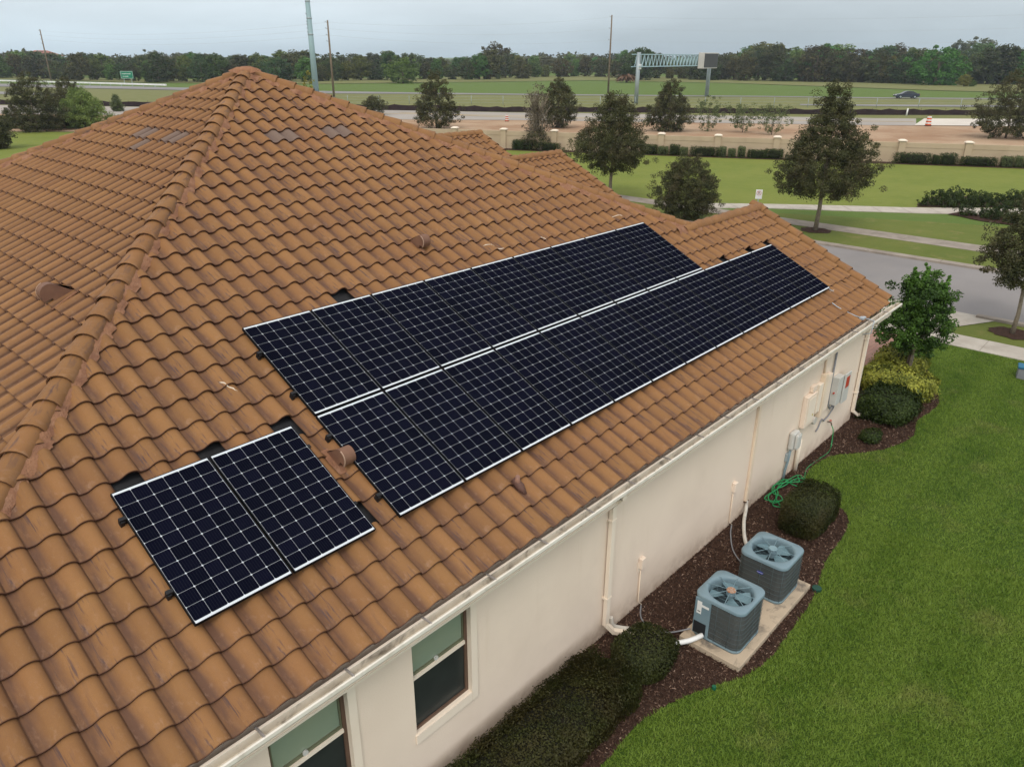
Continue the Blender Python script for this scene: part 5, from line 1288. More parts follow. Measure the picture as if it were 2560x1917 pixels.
# ---------------- hedges and shrubs close by
def hedge_box(name, lo, hi, n, leaf, mat, lab, seed, core=M_accore, rnd=0.0, cat='hedge', group=None, tuft=0.0):
    """clipped shrub: leaves over the surface of a rounded box"""
    rsx = np.random.RandomState(seed); lo = np.array(lo); hi = np.array(hi); ctr = (lo + hi) / 2; hs = (hi - lo) / 2
    root = empty(name, (ctr[0], ctr[1], 0), 0, lab, cat, group)
    p = rsx.uniform(-1, 1, (n * 3, 3)); k = 9.0 if rnd == 0 else rnd
    q = (np.abs(p) ** k).sum(1) ** (1 / k); p = p[(q > 0.1)]; q = q[q > 0.1]; p = p / q[:, None] * (0.80 + 0.24 * rsx.rand(len(p)) ** 0.7)[:, None]
    p = p[p[:, 2] > -0.98][:n]; m = len(p)
    A_b = 0.028 if mat is M_hedge else 0.085
    bump = 1 + A_b * np.sin(p[:, 0] * hs[0] * 11 + p[:, 1] * 4) + A_b * np.sin(p[:, 1] * hs[1] * 14 + 2) * np.cos(p[:, 2] * 5 + p[:, 0] * 3) + (0 if mat is M_hedge else 0.05) * rsx.randn(m)
    P = p * hs * bump[:, None]; P[:, 2] += ctr[2]
    stray = rsx.rand(m) < 0.03; P[stray] *= np.array([1.04, 1.04, 1.10])
    nrm = p + rsx.randn(m, 3) * 0.5; nrm /= np.linalg.norm(nrm, axis=1, keepdims=True); a = rsx.randn(m, 3)
    u = np.cross(nrm, a); u /= np.linalg.norm(u, axis=1, keepdims=True); v = np.cross(nrm, u); s = (leaf * rsx.uniform(0.6, 1.3, m))[:, None]
    V = np.stack([P - u * s * 0.5, P + v * s * 0.3, P + u * s * 0.5, P - v * s * 0.3], 1)
    blot = 0.5 + 0.5 * np.sin(P[:, 0] * 5 + 1) * np.sin(P[:, 1] * 6 + P[:, 2] * 4); t = np.repeat(0.35 * blot + 0.65 * rsx.rand(m), 4)
    link(bpy.data.objects.new('foliage', leaf_mesh('foliage', V, t, mat)), root)
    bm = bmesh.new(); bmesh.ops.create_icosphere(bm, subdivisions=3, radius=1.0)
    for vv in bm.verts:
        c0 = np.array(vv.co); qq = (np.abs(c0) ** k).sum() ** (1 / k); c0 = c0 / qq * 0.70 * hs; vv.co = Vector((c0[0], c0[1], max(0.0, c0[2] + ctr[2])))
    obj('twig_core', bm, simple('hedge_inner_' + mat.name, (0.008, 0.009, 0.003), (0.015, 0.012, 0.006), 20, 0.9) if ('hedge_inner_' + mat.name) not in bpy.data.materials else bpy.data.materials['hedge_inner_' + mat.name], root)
    return root
hedge_box('box_hedge', (-1.5, -1.92, 0), (2.45, -0.92, 0.40), 85000, 0.034, M_hedge, 'long low clipped dark hedge along the wall under the windows', 1)
hedge_box('round_shrub', (2.45, -1.98, 0), (3.45, -1.15, 0.56), 14000, 0.032, M_hedge, 'clipped dark green ball shrub left of the nearer air conditioner', 2, rnd=2.4, cat='shrub')
hedge_box('box_hedge', (7.42, -2.20, 0), (8.70, -1.45, 0.70), 26000, 0.032, M_hedge, 'clipped dark block-shaped hedge between the air conditioners and the coiled hose', 3, rnd=5)
hedge_box('dark_shrub', (13.2, -1.95, 0), (14.75, -0.75, 0.62), 15000, 0.060, M_darkshrub, 'loose dark green shrub around the corner downspout', 4, rnd=3, cat='shrub')
hedge_box('dark_shrub', (12.05, -1.72, 0), (12.75, -1.28, 0.22), 1600, 0.045, M_darkshrub, 'small low shrub on the mulch in front of the dark corner shrub', 14, rnd=2.2, cat='shrub')
hedge_box('variegated_shrub', (14.9, -1.90, 0), (16.2, -0.15, 0.62), 11000, 0.075, M_varieg, 'yellow and green variegated hedge in front of the corner tree', 5, rnd=3, cat='shrub')
hedge_box('variegated_shrub', (16.5, -1.25, 0), (18.1, 0.0, 0.62), 6500, 0.075, M_varieg, 'variegated shrub behind the stem of the corner tree', 6, rnd=2.5, cat='shrub')
# hedge plants along the boundary wall (each a thing)
hp_ = [((56.227, 33.592), (56.645, 32.375)), ((56.718, 32.298), (57.030, 31.458)), ((57.139, 31.344), (57.411, 30.550)), ((57.483, 30.474), (57.700, 29.869)), ((57.861, 29.575), (58.885, 27.383)), ((58.921, 27.345), (59.164, 26.844)), ((59.229, 26.654), (59.500, 26.127)), ((59.670, 25.948), (59.939, 25.423)), ((60.116, 25.237), (60.739, 23.861)),
       ((60.465, 23.741), (61.188, 22.495)), ((65.882, 14.961), (67.103, 12.536)), ((67.173, 12.462), (67.351, 12.049)), ((67.421, 11.976), (68.017, 10.901)), ((68.140, 10.661), (69.178, 8.250)), ((69.517, 8.002), (70.001, 7.275)), ((69.979, 7.083), (70.302, 6.636)), ((70.356, 6.578), (70.791, 5.799)),
       ((48.961, 43.607), (49.964, 41.478)), ((50.248, 41.582), (51.158, 39.695)), ((45.992, 42.156), (46.320, 41.191))]
word = ['first', 'second', 'third', 'fourth', 'fifth', 'sixth', 'seventh', 'eighth', 'ninth', 'tenth', 'eleventh', 'twelfth', 'thirteenth', 'fourteenth', 'fifteenth', 'sixteenth', 'seventeenth']
for i, (a_, b_) in enumerate(hp_):
    a_ = Vector(a_); b_ = Vector(b_); L = (b_ - a_).length; d = (b_ - a_).normalized(); c = (a_ + b_) / 2 + Vector((d.y, -d.x)) * -0.4
    hgt = (0.85, 0.72, 0.9, 0.7, 0.8)[i % 5]
    if i < 9: lab = word[i] + ' clipped shrub from the left along the lit boundary wall, left of the tall oak'
    elif i == 9: lab = 'clipped shrub at the wall foot just left of the tall oak crown'
    elif i < 17: lab = word[i - 10] + ' clipped shrub from the left along the wall right of the tall oak'
    else: lab = ('dark clipped shrub at the wall foot left of the half-bare tree', 'dark clipped shrub at the wall foot under the half-bare tree', 'dark clipped shrub seen just above the second roof gable')[i - 17]
    r = hedge_box('wall_shrub', (-L / 2, -0.38, 0), (L / 2, 0.38, hgt), int(1200 + 900 * L), 0.075, M_varieg if i in (3, 6, 7, 15) and False else (M_pale if i in (1, 3, 5, 6, 7, 14, 15) else M_darkshrub), lab, 100 + i, cat='shrub', group='clipped shrubs along the boundary wall')
    wd = (Vector((69.5, 6.1)) - Vector((56.35, 33.05))).normalized(); w0_ = Vector((56.35, 33.05)); c = w0_ + wd * (c - w0_).dot(wd) + Vector((wd.y, -wd.x)) * 0.62; d = wd
    r.location = (c.x, c.y, 0); r.rotation_euler = (0, 0, math.atan2(d.y, d.x))
for i, (a_, b_, lab) in enumerate((((21.997, 106.025), (25.952, 101.936), 'low dark hedge at the left frame edge below the evergreens'), ((26.084, 101.799), (28.927, 98.860), 'low dark hedge under the second far-left evergreen'), ((29.325, 99.248), (32.175, 97.112), 'low dark hedge where the lawn meets the left roof hip'))):
    a_ = Vector(a_); b_ = Vector(b_); L = (b_ - a_).length; d = (b_ - a_).normalized(); c = (a_ + b_) / 2
    r = hedge_box('low_hedge', (-L / 2, -0.9, 0), (L / 2, 0.9, 1.35), 5000, 0.16, M_oak, lab, 150 + i, cat='hedge'); r.location = (c.x, c.y, 0); r.rotation_euler = (0, 0, math.atan2(d.y, d.x))
# park shrubs
psp = [(1390,705,95), (1480,690,140), (1560,700,150), (1620,660,140), (1700,690,120), (1760,655,110), (1790,700,120), (1880,660,140), (1930,700,130), (1990,660,120), (2060,690,110), (2130,660,120), (2190,690,120), (2250,670,120)]
PS = [(45.275, 6.517), (46.717, 6.253), (45.775, 5.645), (47.713, 5.786), (46.175, 5.107), (48.315, 5.146), (46.843, 4.508), (48.967, 4.453), (47.402, 3.913), (49.519, 3.866), (47.946, 3.222), (49.751, 3.026), (48.723, 2.395), (50.925, 2.370)]
PS2 = [(43.476, 4.016), (43.914, 3.200), (43.405, 2.626), (44.571, 2.352), (42.857, 1.672), (44.669, 1.518)]
shl = ['leftmost', 'second', 'third', 'fourth', 'fifth', 'sixth', 'seventh', 'eighth', 'ninth', 'tenth', 'eleventh', 'twelfth', 'thirteenth', 'fourteenth']
protos = []
for q in range(4):
    rsx = np.random.RandomState(200 + q); C_, R_, _ = crown_clumps([(0.05, 0.62), (0.35, 0.75), (0.65, 0.5), (0.85, 0.2)], 34, 0.17, rsx, fill=0.2); V, t = tufts(C_, R_, 40, 0.11, rsx); protos.append(leaf_mesh('foliage', V, t, M_darkshrub))
def mound(p, sc_, q, lab, grp):
    r = empty('mounded_shrub', (p[0], p[1], 0), random.uniform(0, 6), lab, 'shrub', grp); o = link(bpy.data.objects.new('foliage', protos[q % 4]), r)
    bm = bmesh.new()
    for k in range(6): a_ = k * 1.05; tube(bm, [(0, 0, 0), (0.35 * math.cos(a_), 0.35 * math.sin(a_), 0.45)], [0.02, 0.008], 4)
    obj('stems', bm, M_bark, r); r.scale = (sc_, sc_, sc_)
for i, p in enumerate(PS): mound(p, random.uniform(0.62, 1.0), i, shl[i] + (' shrub' if i == 0 else ' shrub from the left') + ' in the mulch bed above the park path', 'shrubs above the park path')
for i, p in enumerate(PS2): mound(p, random.uniform(0.6, 0.85), i + 1, shl[i] + (' shrub' if i == 0 else ' shrub from the left') + ' in the small bed below the park path', 'shrubs below the park path')

# ---------------- far woodland
belt = [(87.7,370.1,5.0,0,0),
 (90.6,358.6,7.2,0,0),
 (94.9,357.0,8.1,5,0),
 (101.2,360.7,8.2,1,0),
 (99.5,335.6,7.7,1,0),
 (103.9,333.5,7.0,2,0),
 (101.6,316.4,6.0,0,0),
 (103.6,311.6,5.4,2,0),
 (104.0,302.2,8.6,1,0),
 (110.6,304.9,6.9,3,0),
 (114.1,300.3,5.1,3,0),
 (115.4,293.3,5.4,0,0),
 (114.0,281.7,5.3,0,0),
 (116.4,274.5,6.5,3,0),
 (115.3,264.4,9.3,2,0),
 (124.9,274.2,6.9,0,0),
 (123.9,262.6,8.0,3,0),
 (126.3,255.9,7.5,4,0),
 (131.0,255.1,8.6,3,0),
 (134.4,253.0,5.9,2,0),
 (144.4,262.7,8.1,1,0),
 (148.9,258.8,8.8,3,0),
 (147.7,245.1,7.7,4,0),
 (157.8,252.4,8.4,1,0),
 (153.3,235.1,7.6,3,0),
 (161.8,237.9,5.3,4,0),
 (166.7,239.0,7.4,0,0),
 (173.1,238.4,6.2,3,0),
 (179.0,238.4,8.1,3,0),
 (185.6,238.3,6.1,2,0),
 (186.1,229.1,9.3,1,0),
 (198.2,233.6,8.7,1,0),
 (205.4,232.7,5.6,1,0),
 (207.9,228.6,7.1,5,0),
 (210.2,222.7,4.9,4,0),
 (212.6,216.3,6.9,0,0),
 (217.7,215.0,8.9,3,0),
 (222.7,214.3,10.0,1,0),
 (242.6,224.2,8.6,0,0),
 (239.5,212.2,7.1,2,0),
 (259.3,223.0,6.5,3,0),
 (269.3,225.4,4.8,5,0),
 (274.7,220.1,7.3,4,0),
 (286.7,222.4,6.8,5,0),
 (289.7,218.7,8.0,1,0),
 (289.1,209.3,8.0,4,0),
 (279.8,195.2,6.4,1,0),
 (286.6,193.2,9.1,0,0),
 (294.0,190.1,10.4,5,0),
 (283.2,177.7,9.4,1,0),
 (285.6,171.9,5.2,5,0),
 (288.8,167.0,6.6,4,0),
 (278.3,154.8,9.0,2,0),
 (277.4,149.3,8.5,2,0),
 (288.8,150.3,8.7,2,0),
 (287.7,144.4,7.5,1,0),
 (278.4,135.2,8.6,1,0),
 (291.4,136.0,10.4,0,0),
 (287.3,127.6,12.1,0,0),
 (283.3,121.5,7.8,2,0),
 (299.5,122.6,9.8,3,0),
 (287.0,111.8,12.0,2,0),
 (300.3,113.5,12.0,3,0),
 (290.4,105.9,10.3,4,0),
 (292.1,100.4,9.8,2,0),
 (305.5,99.5,8.3,5,0),
 (290.7,90.9,10.6,2,0),
 (290.0,87.4,8.5,5,0),
 (287.9,81.3,9.6,2,0),
 (302.0,80.0,10.2,2,0),
 (302.5,75.6,8.2,0,0),
 (293.6,70.2,9.6,4,0),
 (300.3,68.3,9.0,5,0),
 (307.7,64.7,9.4,3,0),
 (304.1,59.9,11.3,2,0),
 (303.1,56.4,11.4,1,0),
 (305.6,53.7,10.3,5,0),
 (313.1,52.2,8.5,2,0),
 (317.7,49.5,8.6,1,0),
 (308.3,45.0,8.4,1,0),
 (315.9,43.4,11.7,0,0),
 (103.0,431.5,8.8,1,1),
 (113.0,453.6,7.8,1,1),
 (109.1,420.9,8.0,5,1),
 (132.9,482.6,9.8,2,1),
 (112.6,392.8,9.7,3,1),
 (121.3,403.1,9.6,5,1),
 (127.5,401.8,8.8,1,1),
 (135.5,411.3,8.2,5,1),
 (136.9,398.8,8.1,5,1),
 (127.7,357.3,8.8,1,1),
 (125.3,336.9,8.7,3,1),
 (144.4,371.5,7.4,2,1),
 (142.8,355.0,8.0,2,1),
 (144.0,344.9,7.9,2,1),
 (137.4,318.5,8.7,4,1),
 (138.7,309.4,7.9,2,1),
 (157.9,338.2,8.2,4,1),
 (151.9,314.4,9.1,3,1),
 (152.0,303.4,9.1,2,1),
 (154.2,295.9,7.6,3,1),
 (178.3,326.9,8.5,2,1),
 (175.9,309.6,8.2,4,1),
 (176.5,299.4,8.0,3,1),
 (168.0,273.7,9.8,3,1),
 (173.5,273.6,9.6,0,1),
 (175.6,269.2,9.6,1,1),
 (185.8,274.2,7.4,4,1),
 (206.1,293.2,9.2,4,1),
 (194.3,265.5,9.1,2,1),
 (227.6,301.6,7.9,0,1),
 (237.1,305.4,9.1,1,1),
 (240.8,297.7,10.1,5,1),
 (230.7,277.0,7.6,2,1),
 (254.5,295.9,9.2,4,1),
 (242.7,272.0,7.3,1,1),
 (249.4,270.3,7.6,5,1),
 (248.2,258.9,7.7,5,1),
 (250.7,254.4,8.1,4,1),
 (263.8,259.4,8.3,2,1),
 (276.6,263.1,13.5,0,1),
 (293.9,271.3,10.4,4,1),
 (279.8,250.8,8.4,5,1),
 (323.0,279.3,8.4,5,1),
 (345.9,290.5,7.9,1,1),
 (365.5,297.0,7.0,1,1),
 (363.9,286.2,9.5,3,1),
 (378.5,288.7,8.1,4,1),
 (377.1,278.2,7.9,3,1),
 (377.5,268.3,10.1,2,1),
 (329.0,225.5,10.8,5,1),
 (351.6,232.6,10.9,1,1),
 (375.2,239.5,8.3,0,1),
 (374.7,231.9,9.0,2,1),
 (356.3,210.6,7.6,3,1),
 (326.6,186.4,7.5,3,1),
 (364.2,200.4,8.5,1,1),
 (321.7,169.2,9.2,4,1),
 (341.8,173.6,9.2,3,1),
 (379.2,184.7,12.8,3,1),
 (376.3,176.6,14.3,3,1),
 (349.3,155.5,13.3,5,1),
 (336.4,142.5,11.6,3,1),
 (347.0,140.3,11.8,0,1),
 (370.7,143.5,13.4,5,1),
 (368.3,135.0,13.2,5,1),
 (367.2,128.2,11.6,2,1),
 (382.4,126.2,11.0,4,1),
 (362.8,114.6,12.0,1,1),
 (370.1,111.0,12.7,0,1),
 (351.3,98.6,11.4,5,1),
 (363.0,96.5,11.0,1,1),
 (381.9,96.1,10.5,2,1),
 (365.5,87.4,11.2,2,1),
 (386.3,86.4,11.1,3,1),
 (392.8,82.0,13.5,5,1),
 (364.3,70.7,11.2,2,1),
 (397.7,73.4,11.1,5,1),
 (384.6,66.2,11.7,3,1),
 (352.2,54.6,12.1,3,1),
 (365.8,53.2,10.5,1,1)]
bprot = []
PROFS = [[(0.05, .28), (.3, .50), (.6, .52), (.85, .34), (1, .1)], [(0.08, .2), (.35, .42), (.7, .46), (.9, .3), (1, .1)], [(0.0, .34), (.25, .5), (.55, .56), (.8, .42), (1, .12)], [(0.1, .22), (.3, .38), (.6, .42), (.85, .25), (1, .08)], [(0, .3), (.3, .6), (.6, .58), (.85, .4), (1, .15)], [(0.02, .25), (.3, .35), (.6, .3), (.85, .2), (1, .04)]]
for q, pr_ in enumerate(PROFS):
    rsx = np.random.RandomState(300 + q); C_, R_, _ = crown_clumps([(z * 10, r * 9) for z, r in pr_], 120, 0.95, rsx, fill=0.35); V, t = tufts(C_, R_, 42, 0.62, rsx)
    me = leaf_mesh('crown', V, t, M_belt2 if q in (3, 5) else M_belt)
    bm = bmesh.new(); limbs(bm, 1.2, 8.5, 0.28, 3.4, 6, rsx); tm = mesh_of(bm, 'trunk', True); tm.materials.append(M_bark); bprot.append((me, tm))
kinds = ['broad rounded dark tree in the far woodland', 'tall narrow dark tree in the far woodland', 'wide low dark tree in the far woodland', 'slim lighter green tree in the far woodland', 'broad spreading tree in the far woodland', 'small pale conical tree in the far woodland']
MARKS = [(98, 'left of the far-left wooden pole'), (318, 'left of the green road sign'), (545, 'between green sign and roof peak'), (785, 'between roof peak and steel pole'), (1000, 'just right of the second wooden pole'), (1235, 'above the second roof gable'), (1520, 'left of the right wooden pole'), (1590, 'beside the gantry left post'), (1790, 'behind the gantry truss'), (1960, 'right of the gantry'), (2130, 'behind the tall oak top'), (2290, 'behind the dark car'), (2430, 'right of the car'), (9999, 'near the right frame edge')]
KIND = ['broad rounded dark tree', 'tall narrow dark tree', 'wide low dark tree', 'slim lighter green tree', 'broad spreading tree', 'small pale conical tree']
ORD = ['', 'second ', 'third ', 'fourth ', 'fifth ', 'sixth ', 'seventh ', 'eighth ', 'ninth ']
seen_ = {}
belt_lab = []
for (x, y, h_, q, row) in belt:
    d_ = np.array([x, y, 0]) - CAMP; px_ = 1280 + CAM[4] / 36 * 2560 * (d_ @ np.array(_R)) / (d_ @ np.array(_F))
    mk = next(m for lim, m in MARKS if px_ < lim); key = (mk, q, row); c_n = seen_.get(key, 0); seen_[key] = c_n + 1
    belt_lab.append((key, c_n))
for i, (x, y, h_, q, row) in enumerate(belt):
    key, c_n = belt_lab[i]; pre = ('' if seen_[key] == 1 else ('leftmost ' if c_n == 0 else ORD[c_n]))
    lab_ = pre + KIND[q] + (' at the woodland edge, ' if row == 0 else ' in the woodland back row, ') + key[0]
    r = empty('woodland_tree', (x, y, 0), random.uniform(0, 6.28), lab_, 'tree', 'trees at the far woodland edge' if row == 0 else 'trees in the woodland back row')
    link(bpy.data.objects.new('crown', bprot[q][0]), r); link(bpy.data.objects.new('trunk', bprot[q][1]), r)
    s = max(3.0, h_) / 10; w_ = s * random.uniform(1.0, 1.35) if row == 0 else s * random.uniform(1.3, 1.7)
    r.scale = (w_, w_, s)
# understory bushes
ub = bprot[0][0]
for i in range(56):
    pass
# hills of trees on the horizon
rsx = np.random.RandomState(400)
C_ = []; R_ = []
for k in range(1500):
    a_ = rsx.uniform(-0.62, 0.78); D = rsx.uniform(520, 1100); fx = D * (_F[0] + a_ * _R[0]) + CAMP[0]; fy = D * (_F[1] + a_ * _R[1]) + CAMP[1]
    C_.append((fx, fy, rsx.uniform(1, 6.5) + 1.5 * math.sin(a_ * 9) + 1.5 * math.sin(a_ * 31))); R_.append(rsx.uniform(3, 4.5))
V, t = tufts(np.array(C_), np.array(R_), 30, 2.6, rsx)
tag(link(bpy.data.objects.new('distant_woods', leaf_mesh('distant_woods', V, t, M_belt))), 'continuous distant woodland along the horizon', 'woodland', None, 'stuff')
# special trees
def special(c, q, mat, lab, wid=1.2, nm_='woodland_tree'):
    x, y, h_ = c; r = empty(nm_, (x, y, 0), 1.0, lab, 'tree'); me = bprot[q][0].copy(); me.materials[0] = mat
    link(bpy.data.objects.new('crown', me), r); link(bpy.data.objects.new('trunk', bprot[q][1]), r); s = h_ / 10; r.scale = (s * wid, s * wid, s)
special((279.326, 69.420, 11.080), 4, M_greentree, 'large vivid green tree behind the dark car', 1.3)
special((298.349, 70.220, 7.948), 2, M_greentree, 'lower vivid green tree just right of the largest vivid one', 1.4)
special((290.493, 117.245, 6.646), 1, M_greentree, 'bright green tree at the woodland edge left of the tall oak top', 1.3)
special((306.441, 98.505, 4.154), 5, M_belt2, 'small pale conical tree standing alone left of the car', 0.9)
special((270.942, 58.989, 3.435), 3, M_yellowleaf, 'small yellow-green bush right of the vivid green tree', 1.4, 'field_bush')
special((167.940, 201.152, 7.900), 4, M_belt2, 'broad olive tree at the woodland edge in the middle distance', 1.25)
special((257.684, 168.100, 10.693), 1, M_belt, 'tall dark flat-topped tree behind the gantry left post', 1.35)
special((561.165, 123.232, 18.860), 4, M_belt, 'tall clump of pines standing above the right-hand woodland', 1.3)
special((550.724, 132.030, 17.438), 3, M_belt, 'single small pine top left of the tall pine clump', 0.8)
special((145.874, 336.738, 10.031), 4, M_belt, 'tall dark flat-topped tree above the left woodland', 1.0)
# pale bushes at the edge of the field
EB = [(272.809, 57.203, 1.968), (304.684, 90.594, 1.553), (284.319, 139.309, 3.491), (281.357, 131.707, 1.328), (273.584, 236.919, 3.646), (273.283, 228.391, 3.493), (212.505, 216.073, 3.480), (223.929, 216.673, 2.529), (229.433, 216.237, 2.260), (283.546, 228.054, 5.356), (126.963, 367.391, 1.611), (126.707, 353.896, 2.910), (131.066, 344.696, 4.961), (288.991, 124.638, 5.418), (287.012, 126.471, 4.616)]
EL = ['dark low bush at the field edge right of the vivid tree', 'brown-green low bush left of the vivid tree', 'round olive bush below the gantry sign box', 'small round olive bush right of the gantry', 'round light bush at the woodland foot above the half-bare tree', 'second light bush right of the one above the half-bare tree', 'small bush at the woodland foot in the middle', 'middle bush of the trio at the woodland foot', 'right bush of the trio at the woodland foot', 'narrow light green bush left of the right-hand wooden pole', 'light bush near the left green road sign', 'tall light bush left of the green road sign', 'dark green bush behind the green road sign', 'right of two slim pale trees left of the tall oak', 'left of two slim pale trees left of the tall oak']
for c, lab in zip(EB, EL):
    x, y, h_ = c; r = empty('field_bush', (x, y, 0), random.uniform(0, 6), lab, 'bush', 'bushes at the field edge'); me = bprot[2][0]
    if 'meshbush' not in globals(): meshbush = me.copy(); meshbush.materials[0] = M_belt2
    link(bpy.data.objects.new('foliage', meshbush), r); bm = bmesh.new(); tube(bm, [(0, 0, 0), (0, 0, 5)], 0.3, 5); obj('stems', bm, M_bark, r); s = h_ / 10; r.scale = (s * 1.1, s * 1.1, s)
# palmetto
c = (229.973, 154.919, 3.835); root = empty('palm_clump', (c[0], c[1], 0), 0, 'palm clump with brown dead fronds left of the gantry post', 'palm')
for dead in (0, 1):
    bm = bmesh.new()
    for k in range(90):
        a_ = random.uniform(0, 6.28); L = random.uniform(3.0, 5.2); up = random.uniform(0.3, 1.3) if not dead else random.uniform(-0.5, 0.1)
        d = Vector((math.cos(a_) * math.cos(up), math.sin(a_) * math.cos(up), math.sin(up))); s = Vector((-math.sin(a_), math.cos(a_), 0)) * 0.5; b = Vector((0, 0, 2.2 if not dead else 2.6))
        m_ = b + d * L * 0.6; e_ = b + d * L + Vector((0, 0, -0.9 * math.cos(up)))
        v = [bm.verts.new(q) for q in (b, m_ + s, e_, m_ - s)]; 
        for w_ in v: w_.co.z = max(0.05, w_.co.z)
        bm.faces.new(v)
    obj('frond' if not dead else 'dead_frond', bm, simple('palm_green', (0.06, 0.09, 0.03), None, 1) if not dead else simple('palm_brown', (0.17, 0.10, 0.06), None, 1), root)
bm = bmesh.new(); tube(bm, [(0, 0, 0), (0, 0, 2.8)], 0.4, 8); obj('trunk', bm, M_bark, root)

# ================================================================ boundary wall
A_ = Vector((56.35, 33.05)); B_ = Vector((69.5, 6.1)); dw = (B_ - A_).normalized(); aw = math.atan2(dw.y, dw.x)
origin = A_ - dw * (69.2 - 35.6)
bw = empty('boundary_wall', (origin.x, origin.y, 0), aw, 'long tan rendered boundary wall with capped pillars between park and dirt strip', 'wall')
bm = bmesh.new(); box(bm, (0.2, -0.09, -0.1), (4.75, 0.09, 1.22)); wm = mesh_of(bm, 'wall_panel'); wm.materials.append(M_wallpaint)
bm = bmesh.new(); box(bm, (0.2, -0.115, 1.22), (4.75, 0.115, 1.62), 0.01); lm = mesh_of(bm, 'panel_band'); lm.materials.append(M_wallpaint)
bm = bmesh.new(); box(bm, (-0.26, -0.26, -0.1), (0.26, 0.26, 1.72), 0.012); pm_ = mesh_of(bm, 'pillar'); pm_.materials.append(M_wallpaint)
bm = bmesh.new(); box(bm, (-0.33, -0.33, 1.72), (0.33, 0.33, 1.80), 0.012)
loft(bm, [[(a * w, b * w, z) for a, b in ((1, 1), (-1, 1), (-1, -1), (1, -1))] for w, z in ((0.30, 1.80), (0.16, 1.87))], False, True, False); cm_ = mesh_of(bm, 'pillar_cap'); cm_.materials.append(M_trim)
# pillar positions measured along the wall
for k in range(0, 17):
    s = k * 4.95 + 0.0
    o = link(bpy.data.objects.new('wall_panel', wm), bw); o.location = (s, 0, 0)
    b_ = link(bpy.data.objects.new('panel_band', lm), o)
    p_ = link(bpy.data.objects.new('pillar', pm_), bw); p_.location = (s, 0, 0)
    c_ = link(bpy.data.objects.new('pillar_cap', cm_), p_)
poly_sheet('wall_foot_mulch', [(origin.x - dw.y * 0, origin.y), (origin.x + dw.x * 83, origin.y + dw.y * 83), (origin.x + dw.x * 83 - dw.y * -1.5, origin.y + dw.y * 83 - dw.x * 1.5), (origin.x + dw.y * 1.5, origin.y - dw.x * 1.5)], 0.034, M_mulch)

# ================================================================ roadside things
# silt fence
pts = [(31.259, 178.369), (39.056, 158.603), (59.819, 125.283), (78.497, 96.215), (88.575, 79.483), (96.224, 71.569), (109.381, 54.354), (122.328, 35.727), (130.994, 26.635), (137.238, 18.430), (145.070, 7.448)]
root = empty('silt_fence', (0, 0, 0), 0, 'long low black silt fence behind the construction road', 'fence')
bm = bmesh.new(); P = [Vector(p) for p in pts]; prev = None; tot = 0; stakes = []
for i in range(len(P) - 1):
    L = (P[i + 1] - P[i]).length; n = max(2, int(L / 1.2))
    for k in range(n):
        p = P[i].lerp(P[i + 1], k / n); h_ = 0.82 + 0.10 * math.sin(tot * 2.3) + random.uniform(-0.07, 0.07); v = (bm.verts.new((p.x, p.y, 0)), bm.verts.new((p.x, p.y, h_)), bm.verts.new((p.x + 0.05, p.y + 0.05, h_)), bm.verts.new((p.x + 0.05, p.y + 0.05, 0)))
        if prev:
            for a, b in ((0, 1), (1, 2), (2, 3)): bm.faces.new((prev[a], prev[b], v[b], v[a]))
        prev = v; tot += 1
        if k % 3 == 0: stakes.append((p.x, p.y))
obj('fabric', bm, M_silt, root)
bm = bmesh.new()
for x, y in stakes: bar(bm, (x + 0.1, y + 0.1, 0), (x + 0.1, y + 0.1, 1.05), 0.06)
o = obj('stakes', bm, M_wood, root); tag(o, kind='stuff')
# wire fence along the highway
root = empty('wire_fence', (0, 0, 0), 0, 'thin wire fence with steel posts between verge and highway', 'fence')
fp = [(67.293, 131.096), (94.946, 103.300), (111.798, 79.346), (127.491, 60.164), (141.196, 41.449), (150.486, 30.470), (161.539, 14.651)]
bm = bmesh.new(); P = [Vector(p) for p in fp]; posts = []
for i in range(len(P) - 1):
    L = (P[i + 1] - P[i]).length; n = max(1, int(L / 5.5)); posts += [P[i].lerp(P[i + 1], k / n) for k in range(n)]
for z in (0.4, 0.9, 1.4):
    for i in range(len(P) - 1): bar(bm, (*P[i], z), (*P[i + 1], z), 0.02)
obj('wire', bm, M_galv, root)
bm = bmesh.new(); tube(bm, [(0, 0, 0), (0, 0, 1.6)], 0.045, 5); me = mesh_of(bm, 'post'); me.materials.append(M_galv)
for p in posts: o = link(bpy.data.objects.new('post', me), root); o.location = (p.x, p.y, 0)
# guardrail on the far left
root = empty('guardrail', (0, 0, 0), 0, 'pale steel guardrail beside the highway at the far left', 'guardrail')
bm = bmesh.new(); P = [Vector(p) for p in ((61.747, 327.051), (76.167, 292.995), (86.703, 254.413), (95.901, 216.625))]
for i in range(3): bar(bm, (*P[i], 0.75), (*P[i + 1], 0.75), 0.12, 0.45)
obj('rail', bm, M_whitep, root); bm = bmesh.new()
for i in range(3):
    for k in range(8): p = P[i].lerp(P[i + 1], k / 8); bar(bm, (p.x, p.y, 0), (p.x, p.y, 0.6), 0.15)
obj('posts', bm, M_galv, root)
